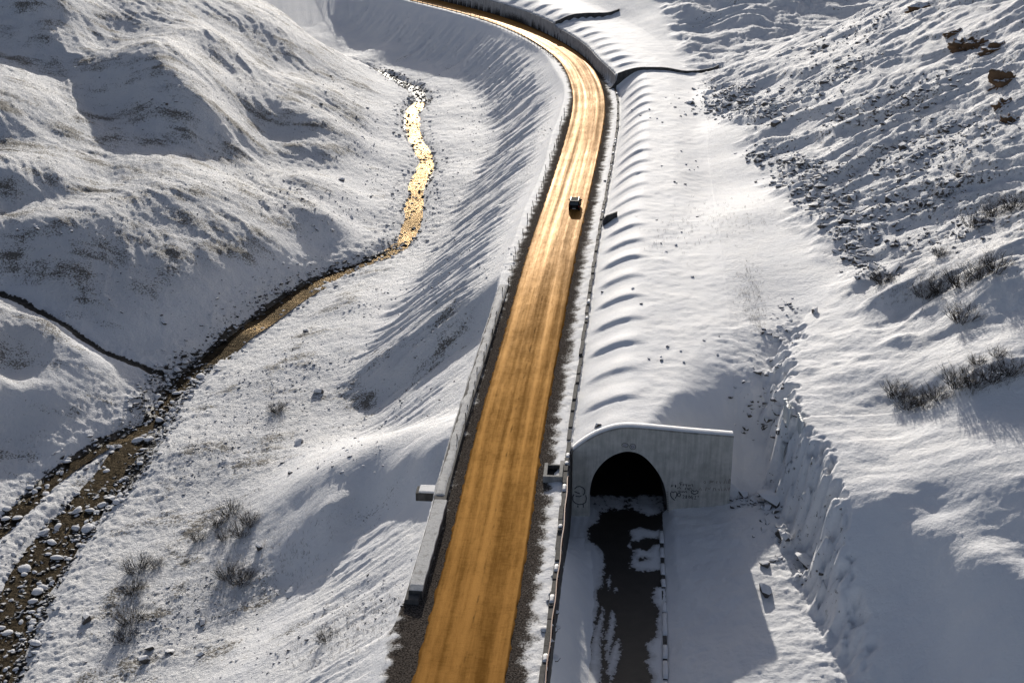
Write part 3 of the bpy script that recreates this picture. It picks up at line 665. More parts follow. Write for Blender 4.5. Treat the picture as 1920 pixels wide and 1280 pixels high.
# ------------------------------------------------------------------ cross walls stepping over the gallery roof
def cross_wall(sc, d1, label):
    w = tag(empty('cross_wall', rp(sc, 8, 0)), label, 'wall'); secs = []; top = []
    ds = np.r_[np.linspace(4.3 if sc > S_CW1 + 5 else 5.2, 12, 22), np.linspace(12.6, d1, 16)]
    for dv in ds:
        pb = road_at(np.array([sc - .9]), np.array([dv]))[0]; pf = road_at(np.array([sc + 1.0]), np.array([dv]))[0]
        zb = min(float(TER(*pb)), float(TER(*pf))) - .6; zt = max(float(TER(*pf)), float(TER(*pb))) + .38
        if dv < wall_right(np.array([sc + 1.0]))[0] + .2: zt = float(np.interp(sc, CS, CZ)) + .1 + 3.2 * max(0, (dv - 5.4) / 2.2) ** 1.3 if sc < S_CW1 + 5 else zt
        z0 = float(np.interp(sc, CS, CZ)); a = [rp(sc - .45, dv, zb - z0), rp(sc - .45, dv, zt - z0), rp(sc + .05, dv, zt - z0), rp(sc + .05, dv, zb - z0)]
        secs.append(a); top.append([rp(sc - .30, dv, zt - z0 - .01), rp(sc - .28, dv, zt - z0 + .05), rp(sc - .02, dv, zt - z0 + .05), rp(sc, dv, zt - z0 - .01)])
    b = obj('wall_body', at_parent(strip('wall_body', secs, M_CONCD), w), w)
    obj('snow_line', at_parent(strip('snow_line', top, M_DSNOW, True, True), w), b)
    return w
cross_wall(S_CW1, 31.0, 'curved concrete step wall over the gallery roof, the nearer of two')
cross_wall(S_CW2, 24.0, 'curved concrete step wall over the gallery roof, the farther of two')

# ------------------------------------------------------------------ gallery side wall beside the far bend, built of panels
gw = tag(empty('gallery_side_wall', rp(S_CW1 + 60, 5, 0)), 'grey concrete gallery wall with dark drip marks along the far bend', 'wall')
i = 0; s = S_CW1 + .3; rnd = random.Random(9)
while s < len(CL) - 16:
    L = 3.0
    secs = []
    for q in (s + .03, s + L - .03):
        wq = float(wall_right(np.array([q]))[0]); st2 = float(sstep(S_CW2 - .2, S_CW2 + .2, q)) * .7; hh = 2.95 + st2
        secs.append([rp(q, wq - .22, -.3), rp(q, wq - .12, hh), rp(q, wq + .6, hh + .02), rp(q, wq + .6, -.3)])
    pn = obj('wall_panel', at_parent(strip('wall_panel', secs, M_PANEL), gw), gw)
    for kx in (.25, .7):
        if rnd.random() < .8:
            q = s + L * kx; wq = float(wall_right(np.array([q]))[0]); a = rnd.uniform(1.2, 2.2); hgt = rnd.uniform(.3, .9); ww = rnd.uniform(.12, .35)
            tl = lambda z: -.22 + .10 * (z + .3) / 3.2 - .012
            me = mesh_from('drain_slot', [rp(q, wq + tl(a), a), rp(q + ww, wq + tl(a), a), rp(q + ww, wq + tl(a + hgt), a + hgt), rp(q, wq + tl(a + hgt), a + hgt)], [(0, 1, 2, 3)], plain('black_slot', (.01, .01, .01), .9) if i == 0 else bpy.data.materials['black_slot'])
            me = me; at_parent(me, gw); obj('drain_slot', me, pn); i += 1
    s += L
# ------------------------------------------------------------------ tunnel portal
PY = PORT_Y - .35                                    # front face
def xz(u, v):
    a = (640 - v) / FPX; dy = math.cos(PITCH) + a * math.sin(PITCH); t_ = PY / dy
    return ((u - 960) / FPX * t_, CAM_H + (-math.sin(PITCH) + a * math.cos(PITCH)) * t_)
top = [xz(*q) for q in ((1074,846),(1081,839),(1098,827),(1120,814),(1150,804),(1172,801),(1200,802.5),(1240,806),(1290,811),(1376,818))]
arch = [xz(*q) for q in ((1107,955),(1105,925),(1109,898),(1121,876),(1141.5,856),(1166,846.5),(1182,845.5),(1200,850),(1217,863),(1235,886),(1245,906),(1250,928),(1253,958))]
ac = np.array(arch); AX = (ac[0, 0] + ac[-1, 0]) / 2
arch = [tuple(q) for q in chaikin(ac, 2)]
ZB = LOW_Z - .5
arch[0] = (arch[0][0], ZB); arch[-1] = (arch[-1][0], ZB)
outline = [(top[0][0], ZB)] + top + [(top[-1][0], ZB)] + arch[::-1]
tp = tag(empty('tunnel_portal', (AX, PY, LOW_Z)), 'grey concrete tunnel portal with a tall arched opening and graffiti', 'tunnel portal')
def local(me): me.transform(Matrix.Translation(-Vector(tp.location))); return me
bm = bmesh.new(); vs_ = [bm.verts.new((x, PY, z)) for x, z in outline]; fc = bm.faces.new(vs_)
bmesh.ops.recalc_face_normals(bm, faces=[fc])
ex = bmesh.ops.extrude_face_region(bm, geom=[fc]); bmesh.ops.translate(bm, verts=[v for v in ex['geom'] if isinstance(v, bmesh.types.BMVert)], vec=(0, 1.0, 0))
bmesh.ops.triangulate(bm, faces=[f for f in bm.faces if len(f.verts) > 4]); bmesh.ops.recalc_face_normals(bm, faces=bm.faces[:])
me = bpy.data.meshes.new('portal_face'); bm.to_mesh(me); bm.free(); me.materials.append(concrete('portal_concrete', (.40, .39, .355), (.70, .675, .62), .5)); obj('portal_face', local(me), tp)
# coping with a line of snow
secs = [[(x, PY - .06, z - .10), (x, PY - .06, z + .05), (x, PY + .5, z + .16), (x, PY + 1.05, z + .05), (x, PY + 1.05, z - .10)] for x, z in chaikin(np.array(top), 2)]
cp = obj('coping', local(strip('coping', secs, M_CONC)), tp)
secs = [[(x, PY + .0, z + .06), (x, PY + .12, z + .14), (x, PY + .6, z + .24), (x, PY + 1.15, z + .08)] for x, z in chaikin(np.array(top), 2)]
obj('snow_line', local(strip('snow_line', secs, M_CSNOW, True, True, True)), cp)
# lining
rings = [[(x, PY + y_, z) for x, z in arch] for y_ in (0.4, 4, 10, 18, 26, 36)]
obj('tunnel_lining', local(strip('tunnel_lining', rings, M_LINING, False, False, True)), tp)
obj('tunnel_end', local(mesh_from('tunnel_end', [(x, PY + 36, z) for x, z in arch], [tuple(range(len(arch)))], M_LINING)), tp)
# bare reinforcement studs along the right side of the arch
for i in range(9):
    u_ = 1250.8; x, z = xz(u_ + .2 * i, 922 + 4.2 * i)
    obj('stud', local(box_mesh('stud', x - .10, x + .12, PY - .05, PY - .002, z - .07, z + .07, M_CONC)), tp)
def stroke(name, pts, w, m, parent=tp):
    """a brush stroke on the portal face; pts are photo positions on that face"""
    q = np.array([xz(*a) for a in pts]); tn = np.gradient(q, axis=0); tn /= np.linalg.norm(tn, axis=1)[:, None] + 1e-9
    n = np.stack([-tn[:, 1], tn[:, 0]], 1) * w / 2; v = []; f = []
    for a, b in zip(q, n): b = b * .7; v += [(a[0] - b[0], PY - .012, a[1] - b[1]), (a[0] + b[0], PY - .012, a[1] + b[1])]
    for i in range(len(q) - 1): f.append((2*i, 2*i+1, 2*i+3, 2*i+2))
    return obj(name, local(mesh_from(name, v, f, m)), parent)
def Z1(x, y): return (1240 + x / 12.8, 890 + y / 12.8)
def Z2(x, y): return (1060 + x / 18.28, 890 + y / 18.28)
def Z3(x, y): return (1150 + x / 32.0, 815 + y / 32.0)
STK = [  # written names, hearts and a date, copied stroke by stroke
 (Z1, .10, [[(430,185),(470,180),(510,180)],[(440,185),(455,220),(465,255)],[(450,220),(490,215)],[(510,240),(530,210),(545,235),(520,265)],[(560,215),(590,240),(620,215)],[(600,230),(605,290)],[(640,225),(650,255),(640,265)],[(660,265),(690,230),(700,265)],[(715,235),(740,215),(755,275)],
            [(230,290),(250,235),(290,240)],[(235,270),(280,265)],[(330,230),(335,300)],[(345,240),(350,295)],[(380,325),(430,290),(470,330)],
            [(570,355),(580,315),(600,305)],[(610,320),(640,310),(650,340),(620,345)],[(660,335),(700,300),(725,345)],[(640,345),(690,355)],
            [(405,395),(420,375),(445,395),(410,425)],[(455,420),(470,385),(490,420),(505,385)],[(510,420),(530,385),(550,415)],[(560,420),(575,380),(600,390),(605,425)],
            [(510,490),(540,480),(550,510),(515,560),(560,565)],[(590,485),(610,490),(605,560),(585,560),(590,485)],[(665,490),(655,530),(675,560),(690,525),(665,490)],[(740,490),(705,520),(710,555),(745,560),(750,530),(715,530)],[(745,575),(765,570)],[(800,500),(830,505),(815,545),(795,580),(840,580)],[(870,510),(890,495),(880,535)]]),
 (Z1, .15, [[(290,425),(250,395),(220,430),(225,500),(260,555),(325,605)],[(290,425),(330,390),(370,430),(365,500),(330,560)],[(400,440),(440,430),(465,470),(440,520),(400,510),(385,470),(400,440)],
            [(790,395),(750,365),(715,385),(720,430),(800,465),(870,430),(885,390),(845,370),(800,390)]]),
 (Z2, .16, [[(310,480),(400,400),(500,385),(610,440),(670,520),(660,620),(600,690)],[(310,560),(400,600),(500,640)],[(350,720),(480,740),(560,700)],[(700,690),(720,800),(700,930),(600,990),(480,1010),(350,970),(260,880),(240,760),(300,660)],[(430,1030),(430,1110)],[(610,990),(620,1110)]]),
 (Z3, .09, [[(500,640),(530,540),(640,490),(760,500),(860,550),(900,620),(850,710),(760,730),(620,690),(510,690)],
            [(1000,650),(1060,560),(1150,540),(1260,560),(1340,650),(1350,740),(1300,830),(1180,880),(1080,850),(1000,770),(985,690),(1000,650)],[(1060,680),(1120,670),(1100,740)],[(1190,690),(1220,720),(1260,745)],[(1150,800),(1190,830)]])]
for Z, w, ls in STK:
    for l in ls: stroke('graffiti_stroke', [Z(*a) for a in l], w, M_PAINT)
for l in [[(1010,170),(1050,140),(1060,190),(1020,200)],[(1170,130),(1165,210)],[(1170,140),(1260,150)],[(1175,170),(1240,170)],[(1320,200),(1340,140)],[(1400,150),(1420,210)],[(1500,210),(1540,90),(1560,200)],[(1600,200),(1640,90)],[(1640,200),(1660,100)],
          [(900,360),(940,300),(960,370)],[(1060,380),(1080,290)],[(1110,300),(1150,350),(1180,290)],[(1240,380),(1260,310),(1300,320),(1310,380)],[(1360,330),(1390,380),(1430,250),(1450,380)],[(1510,380),(1530,300),(1560,380)],[(1600,300),(1610,380),(1650,290)]]:
    stroke('faded_letter_stroke', [Z1(*a) for a in l], .13, M_PAINTF)
for c_, rx, ry in ((Z3(700, 620), 4.6, 2.6), (Z3(1170, 710), 4.6, 4.2)):
    x, z = xz(*c_); k_ = 150 / FPX
    obj('pale_patch', local(mesh_from('pale_patch', [(x + rx * k_ * math.cos(a), PY - .006, z + ry * k_ * 1.1 * math.sin(a)) for a in np.linspace(0, 2 * np.pi, 17)[:-1]], [tuple(range(16))], M_PAINTW)), tp)

# ------------------------------------------------------------------ lower road through the tunnel: snow with a wet bare strip
def wpoly(pts): return np.array([un(u, v, LOW_Z) for u, v in pts])
def psdf(x, y, poly):
    ins = np.zeros(x.shape, bool); n = len(poly); bd = np.full(x.shape, 1e9)
    for i in range(n):
        a, b = poly[i], poly[(i + 1) % n]; e = b - a
        t_ = np.clip(((x - a[0]) * e[0] + (y - a[1]) * e[1]) / (e @ e), 0, 1); bd = np.minimum(bd, np.hypot(x - a[0] - t_ * e[0], y - a[1] - t_ * e[1]))
        c = (a[1] > y) != (b[1] > y); ins ^= c & (x < (b[0] - a[0]) * (y - a[1]) / (b[1] - a[1] + 1e-12) + a[0])
    return np.where(ins, bd, -bd)
Z4 = lambda x, y: (1040 + x * .2657, 940 + y * .2657)
wetp = wpoly([Z4(*q) for q in ((390,60),(320,80),(300,150),(235,190),(240,280),(300,310),(345,365),(350,450),(335,600),(290,645),(310,720),(300,800),(270,940),(200,1280),(160,1500),(640,1500),(690,1240),(640,1130),(680,1090),(640,1010),(720,950),(720,880),(740,760),(690,700),(700,610),(770,600),(760,480),(600,495),(545,470),(530,425),(565,360),(515,315),(545,250),(520,205),(610,182),(700,205),(800,186),(795,60),(680,105),(560,60))])
hol = [wpoly([Z4(*q) for q in p_]) for p_ in ([(370,560),(385,520),(395,570),(380,620)],[(420,620),(435,605),(455,640),(425,640)],[(335,735),(345,780),(325,1000),(330,1400),(210,1400),(265,950),(310,850)],[(405,770),(435,830),(410,960),(385,1100),(365,1120),(365,960),(385,830)],[(445,965),(460,1030),(455,1100),(430,1180),(390,1280),(370,1200),(380,1120),(400,1060)])]
xg = np.linspace(0.5, 20.5, 230); yg = np.r_[np.linspace(62, 84, 40), np.linspace(84.2, 131.0, 420), np.linspace(132, 165.5, 18)]
LX, LY = np.meshgrid(xg, yg); dL, sL = polydist(LX, LY, CLC); dL = dL.reshape(LX.shape)
sd = psdf(LX, LY, wetp)
for h_ in hol: sd = np.minimum(sd, -psdf(LX, LY, h_))
for b_ in ([(530,270),(600,285),(640,255),(740,262),(745,300),(690,310),(650,350),(600,335),(545,340)], [(770,330),(800,330),(800,600),(770,600)], [(590,400),(640,395),(660,405),(600,420)]):
    sd = np.maximum(sd, psdf(LX, LY, wpoly([Z4(*q) for q in b_])) + .02)
sd = np.where(LY > 131, np.where(LY > 134.5, .8, -.15 + .3 * fbm(LX * .5, LY * .5, 2, 125)), sd)
thick = .07 * sstep(.12, -.12, sd + .18 * fbm(LX * 1.6, LY * 1.6, 3, 121))
tracks = .03 * np.sin((LX - .17 * LY) * 7) * sstep(0, -1, sd)
LZ = LOW_Z + .0 + thick + tracks * .6 + .02 * fbm(LX * .8, LY * .8, 3, 122)
okk = ((dL > 6.95) & (dL < 16.95) & (LY < 130.9)) | ((LY >= 130.3) & (LX > arch[0][0] - .1) & (LX < arch[-1][0] + .1))
kf = okk[:-1, :-1] | okk[1:, :-1] | okk[:-1, 1:] | okk[1:, 1:]
me = grid_mesh('tunnel_road', LX, LY, LZ, kf); add_attr(me, 'bare', sd)
t = NT('tunnel_road_surface'); p = t.pos()
mk = t.ramp(t.math('ADD', t.attr('bare'), t.math('MULTIPLY', t.math('SUBTRACT', t.noise(p, 2.2, 6, .75), .5), 1.9)), -.05, .06)
slush = t.ramp(t.math('ADD', t.attr('bare'), t.math('MULTIPLY', t.math('SUBTRACT', t.noise(p, .9, 5, .75), .5), 1.6)), -.75, .1)
asph = t.mix(t.noise(p, .5, 5, .6), (.018, .016, .014), (.050, .043, .036)); sn = t.mix(t.noise(t.scale(p, (2.2, .15, 1)), 1.2, 4), (.66, .67, .69), (.82, .82, .82)); sn = t.mix(t.math('MULTIPLY', slush, .55), sn, (.26, .25, .25))
me.materials.append(t.done(t.mix(mk, sn, asph), t.math('SUBTRACT', .75, t.math('MULTIPLY', mk, .25)), t.bump(t.noise(p, 7, 5, .7), .05), Specular_IOR_Level=.3))
tag(obj('tunnel_road', me), 'wet dark roadway with snow patches leading into the tunnel', kind='structure')
kb = tag(empty('roadside_kerb', (15.5, 112, LOW_Z)), 'snowy concrete kerb at the right edge of the tunnel approach', 'kerb')
s = s_of_y(80); rnd = random.Random(3)
while s < s_of_y(128.5):
    L = rnd.uniform(1.6, 4.4); h = rnd.uniform(.04, .22); z0 = LOW_Z
    secs = [[rp(q, 16.6, z0 - .3), rp(q, 16.62, z0 + h), rp(q, 17.0, z0 + h), rp(q, 17.02, z0 - .3)] for q in (s, s + L)]
    b = obj('kerb_stone', at_parent(strip('kerb_stone', secs, M_CONCD), kb), kb)
    secs = [[rp(q, 16.56 + .05 * math.sin(q * 3), z0 + h - .03), rp(q, 16.66, z0 + h + .11), rp(q, 16.95, z0 + h + .13), rp(q, 17.08 + .04 * math.sin(q * 2), z0 + h - .03)] for q in np.linspace(s + .05, s + L * rnd.uniform(.3, .98), 5)]
    obj('snow_top', at_parent(strip('snow_top', secs, M_CSNOW, True, True, True), kb), b)
    s += L + .04

# ------------------------------------------------------------------ off-road vehicle on the road
cy = s_of_y(un(1079, 393, -1.2)[1] + 1.2); hd = CT[int(cy)]
car = tag(empty('off_road_vehicle', rp(cy, 1.75, .06), -math.atan2(hd[0], hd[1])), 'dark boxy off road vehicle driving away on the golden road', 'car')
t = NT('dark_car_paint'); M_CAR = t.done((.009, .009, .009), .8, None, Specular_IOR_Level=.04)
M_GLASS = NT('dark_car_glass').done((.006, .007, .009), .12, None, Specular_IOR_Level=.4)
M_TYRE = plain('tyre_rubber', (.010, .010, .010), .85); M_TAIL = plain('red_tail_lamp', (.25, .012, .008), .3)
prof = [(-2.25, .45), (-2.30, .75), (-2.28, 1.05), (-2.20, 1.10), (-2.05, 1.78), (-1.95, 1.86), (.25, 1.84), (.45, 1.78), (1.05, 1.15), (2.05, 1.02), (2.28, .92), (2.32, .6), (2.2, .42)]
secs = []
for xx, k_ in ((-.93, 0), (-.90, 1), (.90, 1), (.93, 0)):
    secs.append([(xx * (1 - .16 * max(0, (zz - 1.05) / .8)) , yy * (1 if k_ else .985), zz if k_ else .47 + (zz - .47) * .975) for yy, zz in prof])
obj('body', strip('body', secs, M_CAR), car)
obj('rear_window', mesh_from('rear_window', [(-.70, -2.205, 1.18), (.70, -2.205, 1.18), (.64, -2.085, 1.70), (-.64, -2.085, 1.70)], [(0, 1, 2, 3)], M_GLASS), car)
obj('windscreen', mesh_from('windscreen', [(-.74, 1.0, 1.225), (.74, 1.0, 1.225), (.66, .50, 1.752), (-.66, .50, 1.752)], [(0, 1, 2, 3)], M_GLASS), car)
for sx in (-1, 1):
    obj('side_window', mesh_from('side_window', [(sx * .925, -1.85, 1.18), (sx * .925, .78, 1.18), (sx * .83, .32, 1.70), (sx * .83, -1.78, 1.70)], [(0, 1, 2, 3)], M_GLASS), car)
    obj('tail_lamp', box_mesh('tail_lamp', sx * .80 - .09, sx * .80 + .09, -2.34, -2.27, .86, 1.08, M_TAIL), car)
    obj('mirror', box_mesh('mirror', sx * 1.03 - .11, sx * 1.03 + .11, .72, .86, 1.12, 1.32, M_CAR, .03), car)
    obj('roof_rail', box_mesh('roof_rail', sx * .66 - .03, sx * .66 + .03, -1.8, .2, 1.90, 1.95, M_STEEL), car)
    for wy_ in (-1.38, 1.42):
        bm = bmesh.new(); bmesh.ops.create_cone(bm, cap_ends=True, segments=20, radius1=.39, radius2=.39, depth=.26); bmesh.ops.rotate(bm, verts=bm.verts, matrix=Matrix.Rotation(R(90), 3, 'Y'))
        me = bpy.data.meshes.new('wheel'); bm.to_mesh(me); bm.free(); me.materials.append(M_TYRE); w_ = obj('wheel', me, car, (sx * .82, wy_, .39))
        bm = bmesh.new(); bmesh.ops.create_cone(bm, cap_ends=True, segments=12, radius1=.22, radius2=.2, depth=.02); bmesh.ops.rotate(bm, verts=bm.verts, matrix=Matrix.Rotation(R(90), 3, 'Y'))
        me = bpy.data.meshes.new('rim'); bm.to_mesh(me); bm.free(); me.materials.append(M_STEEL); obj('rim', me, w_, (sx * .135, 0, 0))
obj('rear_bumper', box_mesh('rear_bumper', -.92, .92, -2.42, -2.28, .48, .72, M_CAR, .03), car)
obj('number_plate', box_mesh('number_plate', -.26, .26, -2.435, -2.422, .56, .68, plain('white_plate', (.6, .6, .58), .4)), car)
obj('roof_edge_strip', box_mesh('roof_edge_strip', -.72, .72, -2.10, -2.03, 1.86, 1.89, plain('pale_edge_trim', (.22, .19, .15), .6, .2)), car)
obj('spare_wheel_cover', box_mesh('spare_wheel_cover', -.34, .34, -2.46, -2.30, .78, 1.12, M_TYRE, .08), car)

# ------------------------------------------------------------------ marker posts along the left verge, railing posts on the far bend
pm = box_mesh('marker_post', -.04, .04, -.04, .04, -.4, 1.05, M_WOOD)
s = s_of_y(131); rnd = random.Random(5); npost = 0
while s < s_of_y(300):
    dv = -5.05 - .5 * rnd.random(); q = rp(s, dv, 0)
    o = obj('marker_post', pm, None, (q[0], q[1], float(TER(q[0], q[1]))), (rnd.uniform(-.12, .12), rnd.uniform(-.16, .16), rnd.random() * 3), (1, 1, rnd.uniform(.75, 1.25)))
    npost += 1; tag(o, ordinal(npost) + ' thin dark marker post up the left verge, counting from the retaining wall', 'post', 'marker posts along the left verge')
    s += rnd.uniform(2.8, 5.2)
rg = tag(empty('guard_railing', rp(S_CW1 + 70, -4.6, 0)), 'low dark railing on posts along the inside of the far bend', 'railing')
rail = strip('rail', [[rp(s, -4.5, .62), rp(s, -4.44, .62), rp(s, -4.44, .72), rp(s, -4.5, .72)] for s in np.arange(S_CW1 + 38, len(CL) - 10, 2.0)], M_WOOD)
obj('rail', at_parent(rail, rg), rg)
pm2 = box_mesh('railing_post', -.06, .06, -.06, .06, -.3, .95, M_WOOD)
for s in np.arange(S_CW1 + 38, len(CL) - 10, 3.0):
    q = rp(s, -4.47, 0); obj('railing_post', pm2, rg, Vector(q) - Vector(rg.location))
# ------------------------------------------------------------------ rocks
def rock_mesh(name, seed, m, n=15, flat=.75, rounded=False):
    rr = random.Random(seed); bm = bmesh.new()
    if rounded:
        bmesh.ops.create_icosphere(bm, subdivisions=2, radius=.5)
        sx, sy, sz = rr.uniform(.8, 1.25), rr.uniform(.7, 1.1), rr.uniform(.5, .8)
        for v in bm.verts:
            k_ = 1 + .22 * float(noise(np.array([v.co.x * 2.2 + seed * 7.1]), np.array([v.co.y * 2.2 + v.co.z * 1.7]), seed)[0])
            v.co = (v.co.x * sx * k_, v.co.y * sy * k_, v.co.z * sz * k_)
    else:
        for _ in range(n):
            v = Vector((rr.gauss(0, 1), rr.gauss(0, 1), rr.gauss(0, 1))).normalized() * rr.uniform(.42, .58)
            v.x = max(-.42, min(.42, v.x)) * 1.2; v.y = max(-.40, min(.40, v.y)); v.z = max(-.36, min(.36, v.z)) * flat
            bm.verts.new(v)
        bmesh.ops.convex_hull(bm, input=bm.verts[:])
        bmesh.ops.delete(bm, geom=[v for v in bm.verts if not v.link_faces], context='VERTS')
    me = bpy.data.meshes.new(name); bm.to_mesh(me); bm.free(); me.materials.append(m)
    if rounded: me.polygons.foreach_set('use_smooth', np.ones(len(me.polygons), bool))
    return me
ROCKS = [rock_mesh('boulder', 20 + i, M_ROCK, 13 + i % 4, .6 + .1 * (i % 4)) for i in range(8)]
STONES = [rock_mesh('river_boulder', 40 + i, M_RIVROCK, rounded=True) for i in range(6)]
M_WETROCK = snowy_rock('wet_dark_rock', (.012, .011, .010), (.06, .052, .042), .80)
WET = [rock_mesh('wet_stone', 60 + i, M_WETROCK, 12, .6) for i in range(4)]
rnd = random.Random(11)
def place_rock(x, y, size, pool, name, label, group, sink=.22, tilt=.5):
    z = float(TER(x, y))
    o = obj(name, rnd.choice(pool), None, (x, y, z + size * (.5 * .7 - sink) * .5), (rnd.uniform(-tilt, tilt), rnd.uniform(-tilt, tilt), rnd.uniform(0, 6.28)), (size * rnd.uniform(.85, 1.25), size * rnd.uniform(.8, 1.1), size * rnd.uniform(.7, 1.05)))
    return tag(o, label, 'boulder', group)
HERO = [ # boulders that stand out one by one
 (560,832,1.55,'dark blocky boulder lying alone on the snowy terrace below the road'),(545,887,.85,'small dark stone just below the blocky terrace boulder'),(528,868,.8,'small pale topped stone left of the blocky terrace boulder'),
 (574,622,1.5,'upright dark boulder on the terrace near the stream bend'),(596,735,1.6,'flat snow covered boulder in the middle of the terrace'),(165,1162,2.0,'large dark boulder beside the stream at the lower left'),
 (272,1238,1.7,'dark tilted slab at the bottom left, leaning on a snowy block'),(280,1218,1.5,'snow topped block above the dark tilted slab at bottom left'),(318,1222,1.1,'low grey slab right of the snow topped block at bottom left'),
 (377,1228,1.0,'small split rock at the bottom edge near the lit bank'),(487,1028,1.4,'dark flat rock under the shaded bank beside the shrubs'),(548,1112,1.5,'rounded boulder at the foot of the shaded bowl'),(520,1113,1.0,'low snowy rock left of the rounded boulder under the bowl'),
 (378,1168,1.6,'snow capped mound rock on the terrace below the twin shrubs'),(210,938,1.8,'long snow capped rock at the edge of the stream'),(640,338,1.6,'lone dark boulder high on the left hillside above the stream'),
 (1120,800,1.0,'small black rock on the gallery roof just left of the portal crest'),(1445,936,2.8,'largest snow capped rock right of the portal wing wall'),(1463,1008,2.2,'rounded snow capped rock on the sunlit strip below the cliff'),
 (1510,1052,2.6,'dark faced rock fallen at the cliff foot'),(1437,1112,2.0,'snow covered rock at the corner of the portal shadow'),(1436,1060,1.5,'small rock on the lit strip above the shadow corner'),(1395,925,1.7,'dark rock wedged at the end of the portal wing wall'),
 (1733,368,1.7,'dark pyramid shaped rock on the upper scree beside a shrub'),(1598,462,1.8,'dark overhanging rock at the toe of the scree'),(1590,400,1.7,'flat dark rock at the scree toe above the overhanging rock'),(1530,585,1.5,'pale boulder capping the upper end of the rock cut'),
 (1135,340,.8,'single black stone on the gallery roof beside the vehicle'),(1440,790,1.2,'dark rock in the shaded hollow beside the cliff ice')]
hp = hit([q[0] for q in HERO], [q[1] for q in HERO])
for (u_, v_, sz, lb), (x, y) in zip(HERO, hp): place_rock(x, y, sz, ROCKS, 'boulder', lb, 'boulders standing out in the valley', .15, .3)
def view_u(x, y, z=None):
    z = float(TER(x, y)) - CAM_H; return x / (y * math.cos(PITCH) - z * math.sin(PITCH))
def place_many(pts, s_lo, s_hi, pool, name, label, group, sink=.22, tilt=.5):
    for i, (x, y) in enumerate(sorted([tuple(q) for q in pts], key=lambda q: view_u(*q))):
        place_rock(x, y, rnd.uniform(s_lo, s_hi), pool, name, label % ordinal(i + 1), group, sink, tilt)
def scatter(n, quads, seed):
    rr = random.Random(seed); us, vs = [], []
    while len(us) < n:
        (u0, v0, u1, v1, j) = rr.choices(quads, [q[5] if len(q) > 5 else 1 for q in quads])[0][:5]; k_ = rr.random()
        us.append(u0 + (u1 - u0) * k_ + rr.gauss(0, j)); vs.append(v0 + (v1 - v0) * k_ + rr.gauss(0, j * .45))
    return hit(us, vs)
SCREE = [(1315,195,1440,205,28,3),(1330,175,1420,165,16,1.4),(1440,210,1620,110,26,2),(1430,285,1560,330,24,2.2),(1470,330,1600,395,26,2.2),(1560,390,1640,520,22,2.4),(1560,240,1760,150,34,1.6),(1620,330,1850,230,44,2.4),(1640,420,1800,330,34,1.8),(1690,470,1860,420,26,.8),(1500,110,1680,30,28,1.2)]
for ci, (q_, n_, lb) in enumerate([(SCREE[0:2], 26, '%s grey boulder from the left in the lowest dark scree fan'), (SCREE[2:3] + SCREE[10:], 14, '%s grey boulder from the left on the upper edge of the right slope'), (SCREE[3:5], 24, '%s angular boulder from the left along the middle scree toe'), (SCREE[5:6], 14, '%s dark boulder from the left at the near scree toe'), (SCREE[6:10], 27, '%s boulder from the left up on the open scree face')]):
    place_many(scatter(n_, q_, 100 + ci), .9, 2.6, ROCKS, 'boulder', lb, 'boulders in the scree', .3, .4)
place_many(scatter(42, [(1180,330,1380,300,45,1),(1210,560,1380,520,50,1),(1200,700,1360,640,40,.7),(1170,420,1380,420,40,1),(1200,230,1300,210,30,.6)], 2), .28, .6, ROCKS, 'boulder', '%s small dark stone from the left on the smooth gallery roof snow', 'stones on the gallery roof', .2)
place_many(scatter(48, [(470,340,640,400,30,2),(560,450,680,400,30,1),(660,210,740,260,20,1.4),(280,195,350,205,14,.8),(250,590,320,610,16,.8),(30,420,120,440,16,.6),(600,130,690,200,24,1)], 3), .5, 1.1, ROCKS, 'boulder', '%s dark stone from the left poking through the left hillside snow', 'stones on the left hillside', .25)
place_many(scatter(14, [(1048,1040,1030,1250,9,1)], 6), .35, .8, STONES, 'boulder', '%s snow lump from the left beside the wall foot of the tunnel approach', 'lumps along the wall foot', .2)
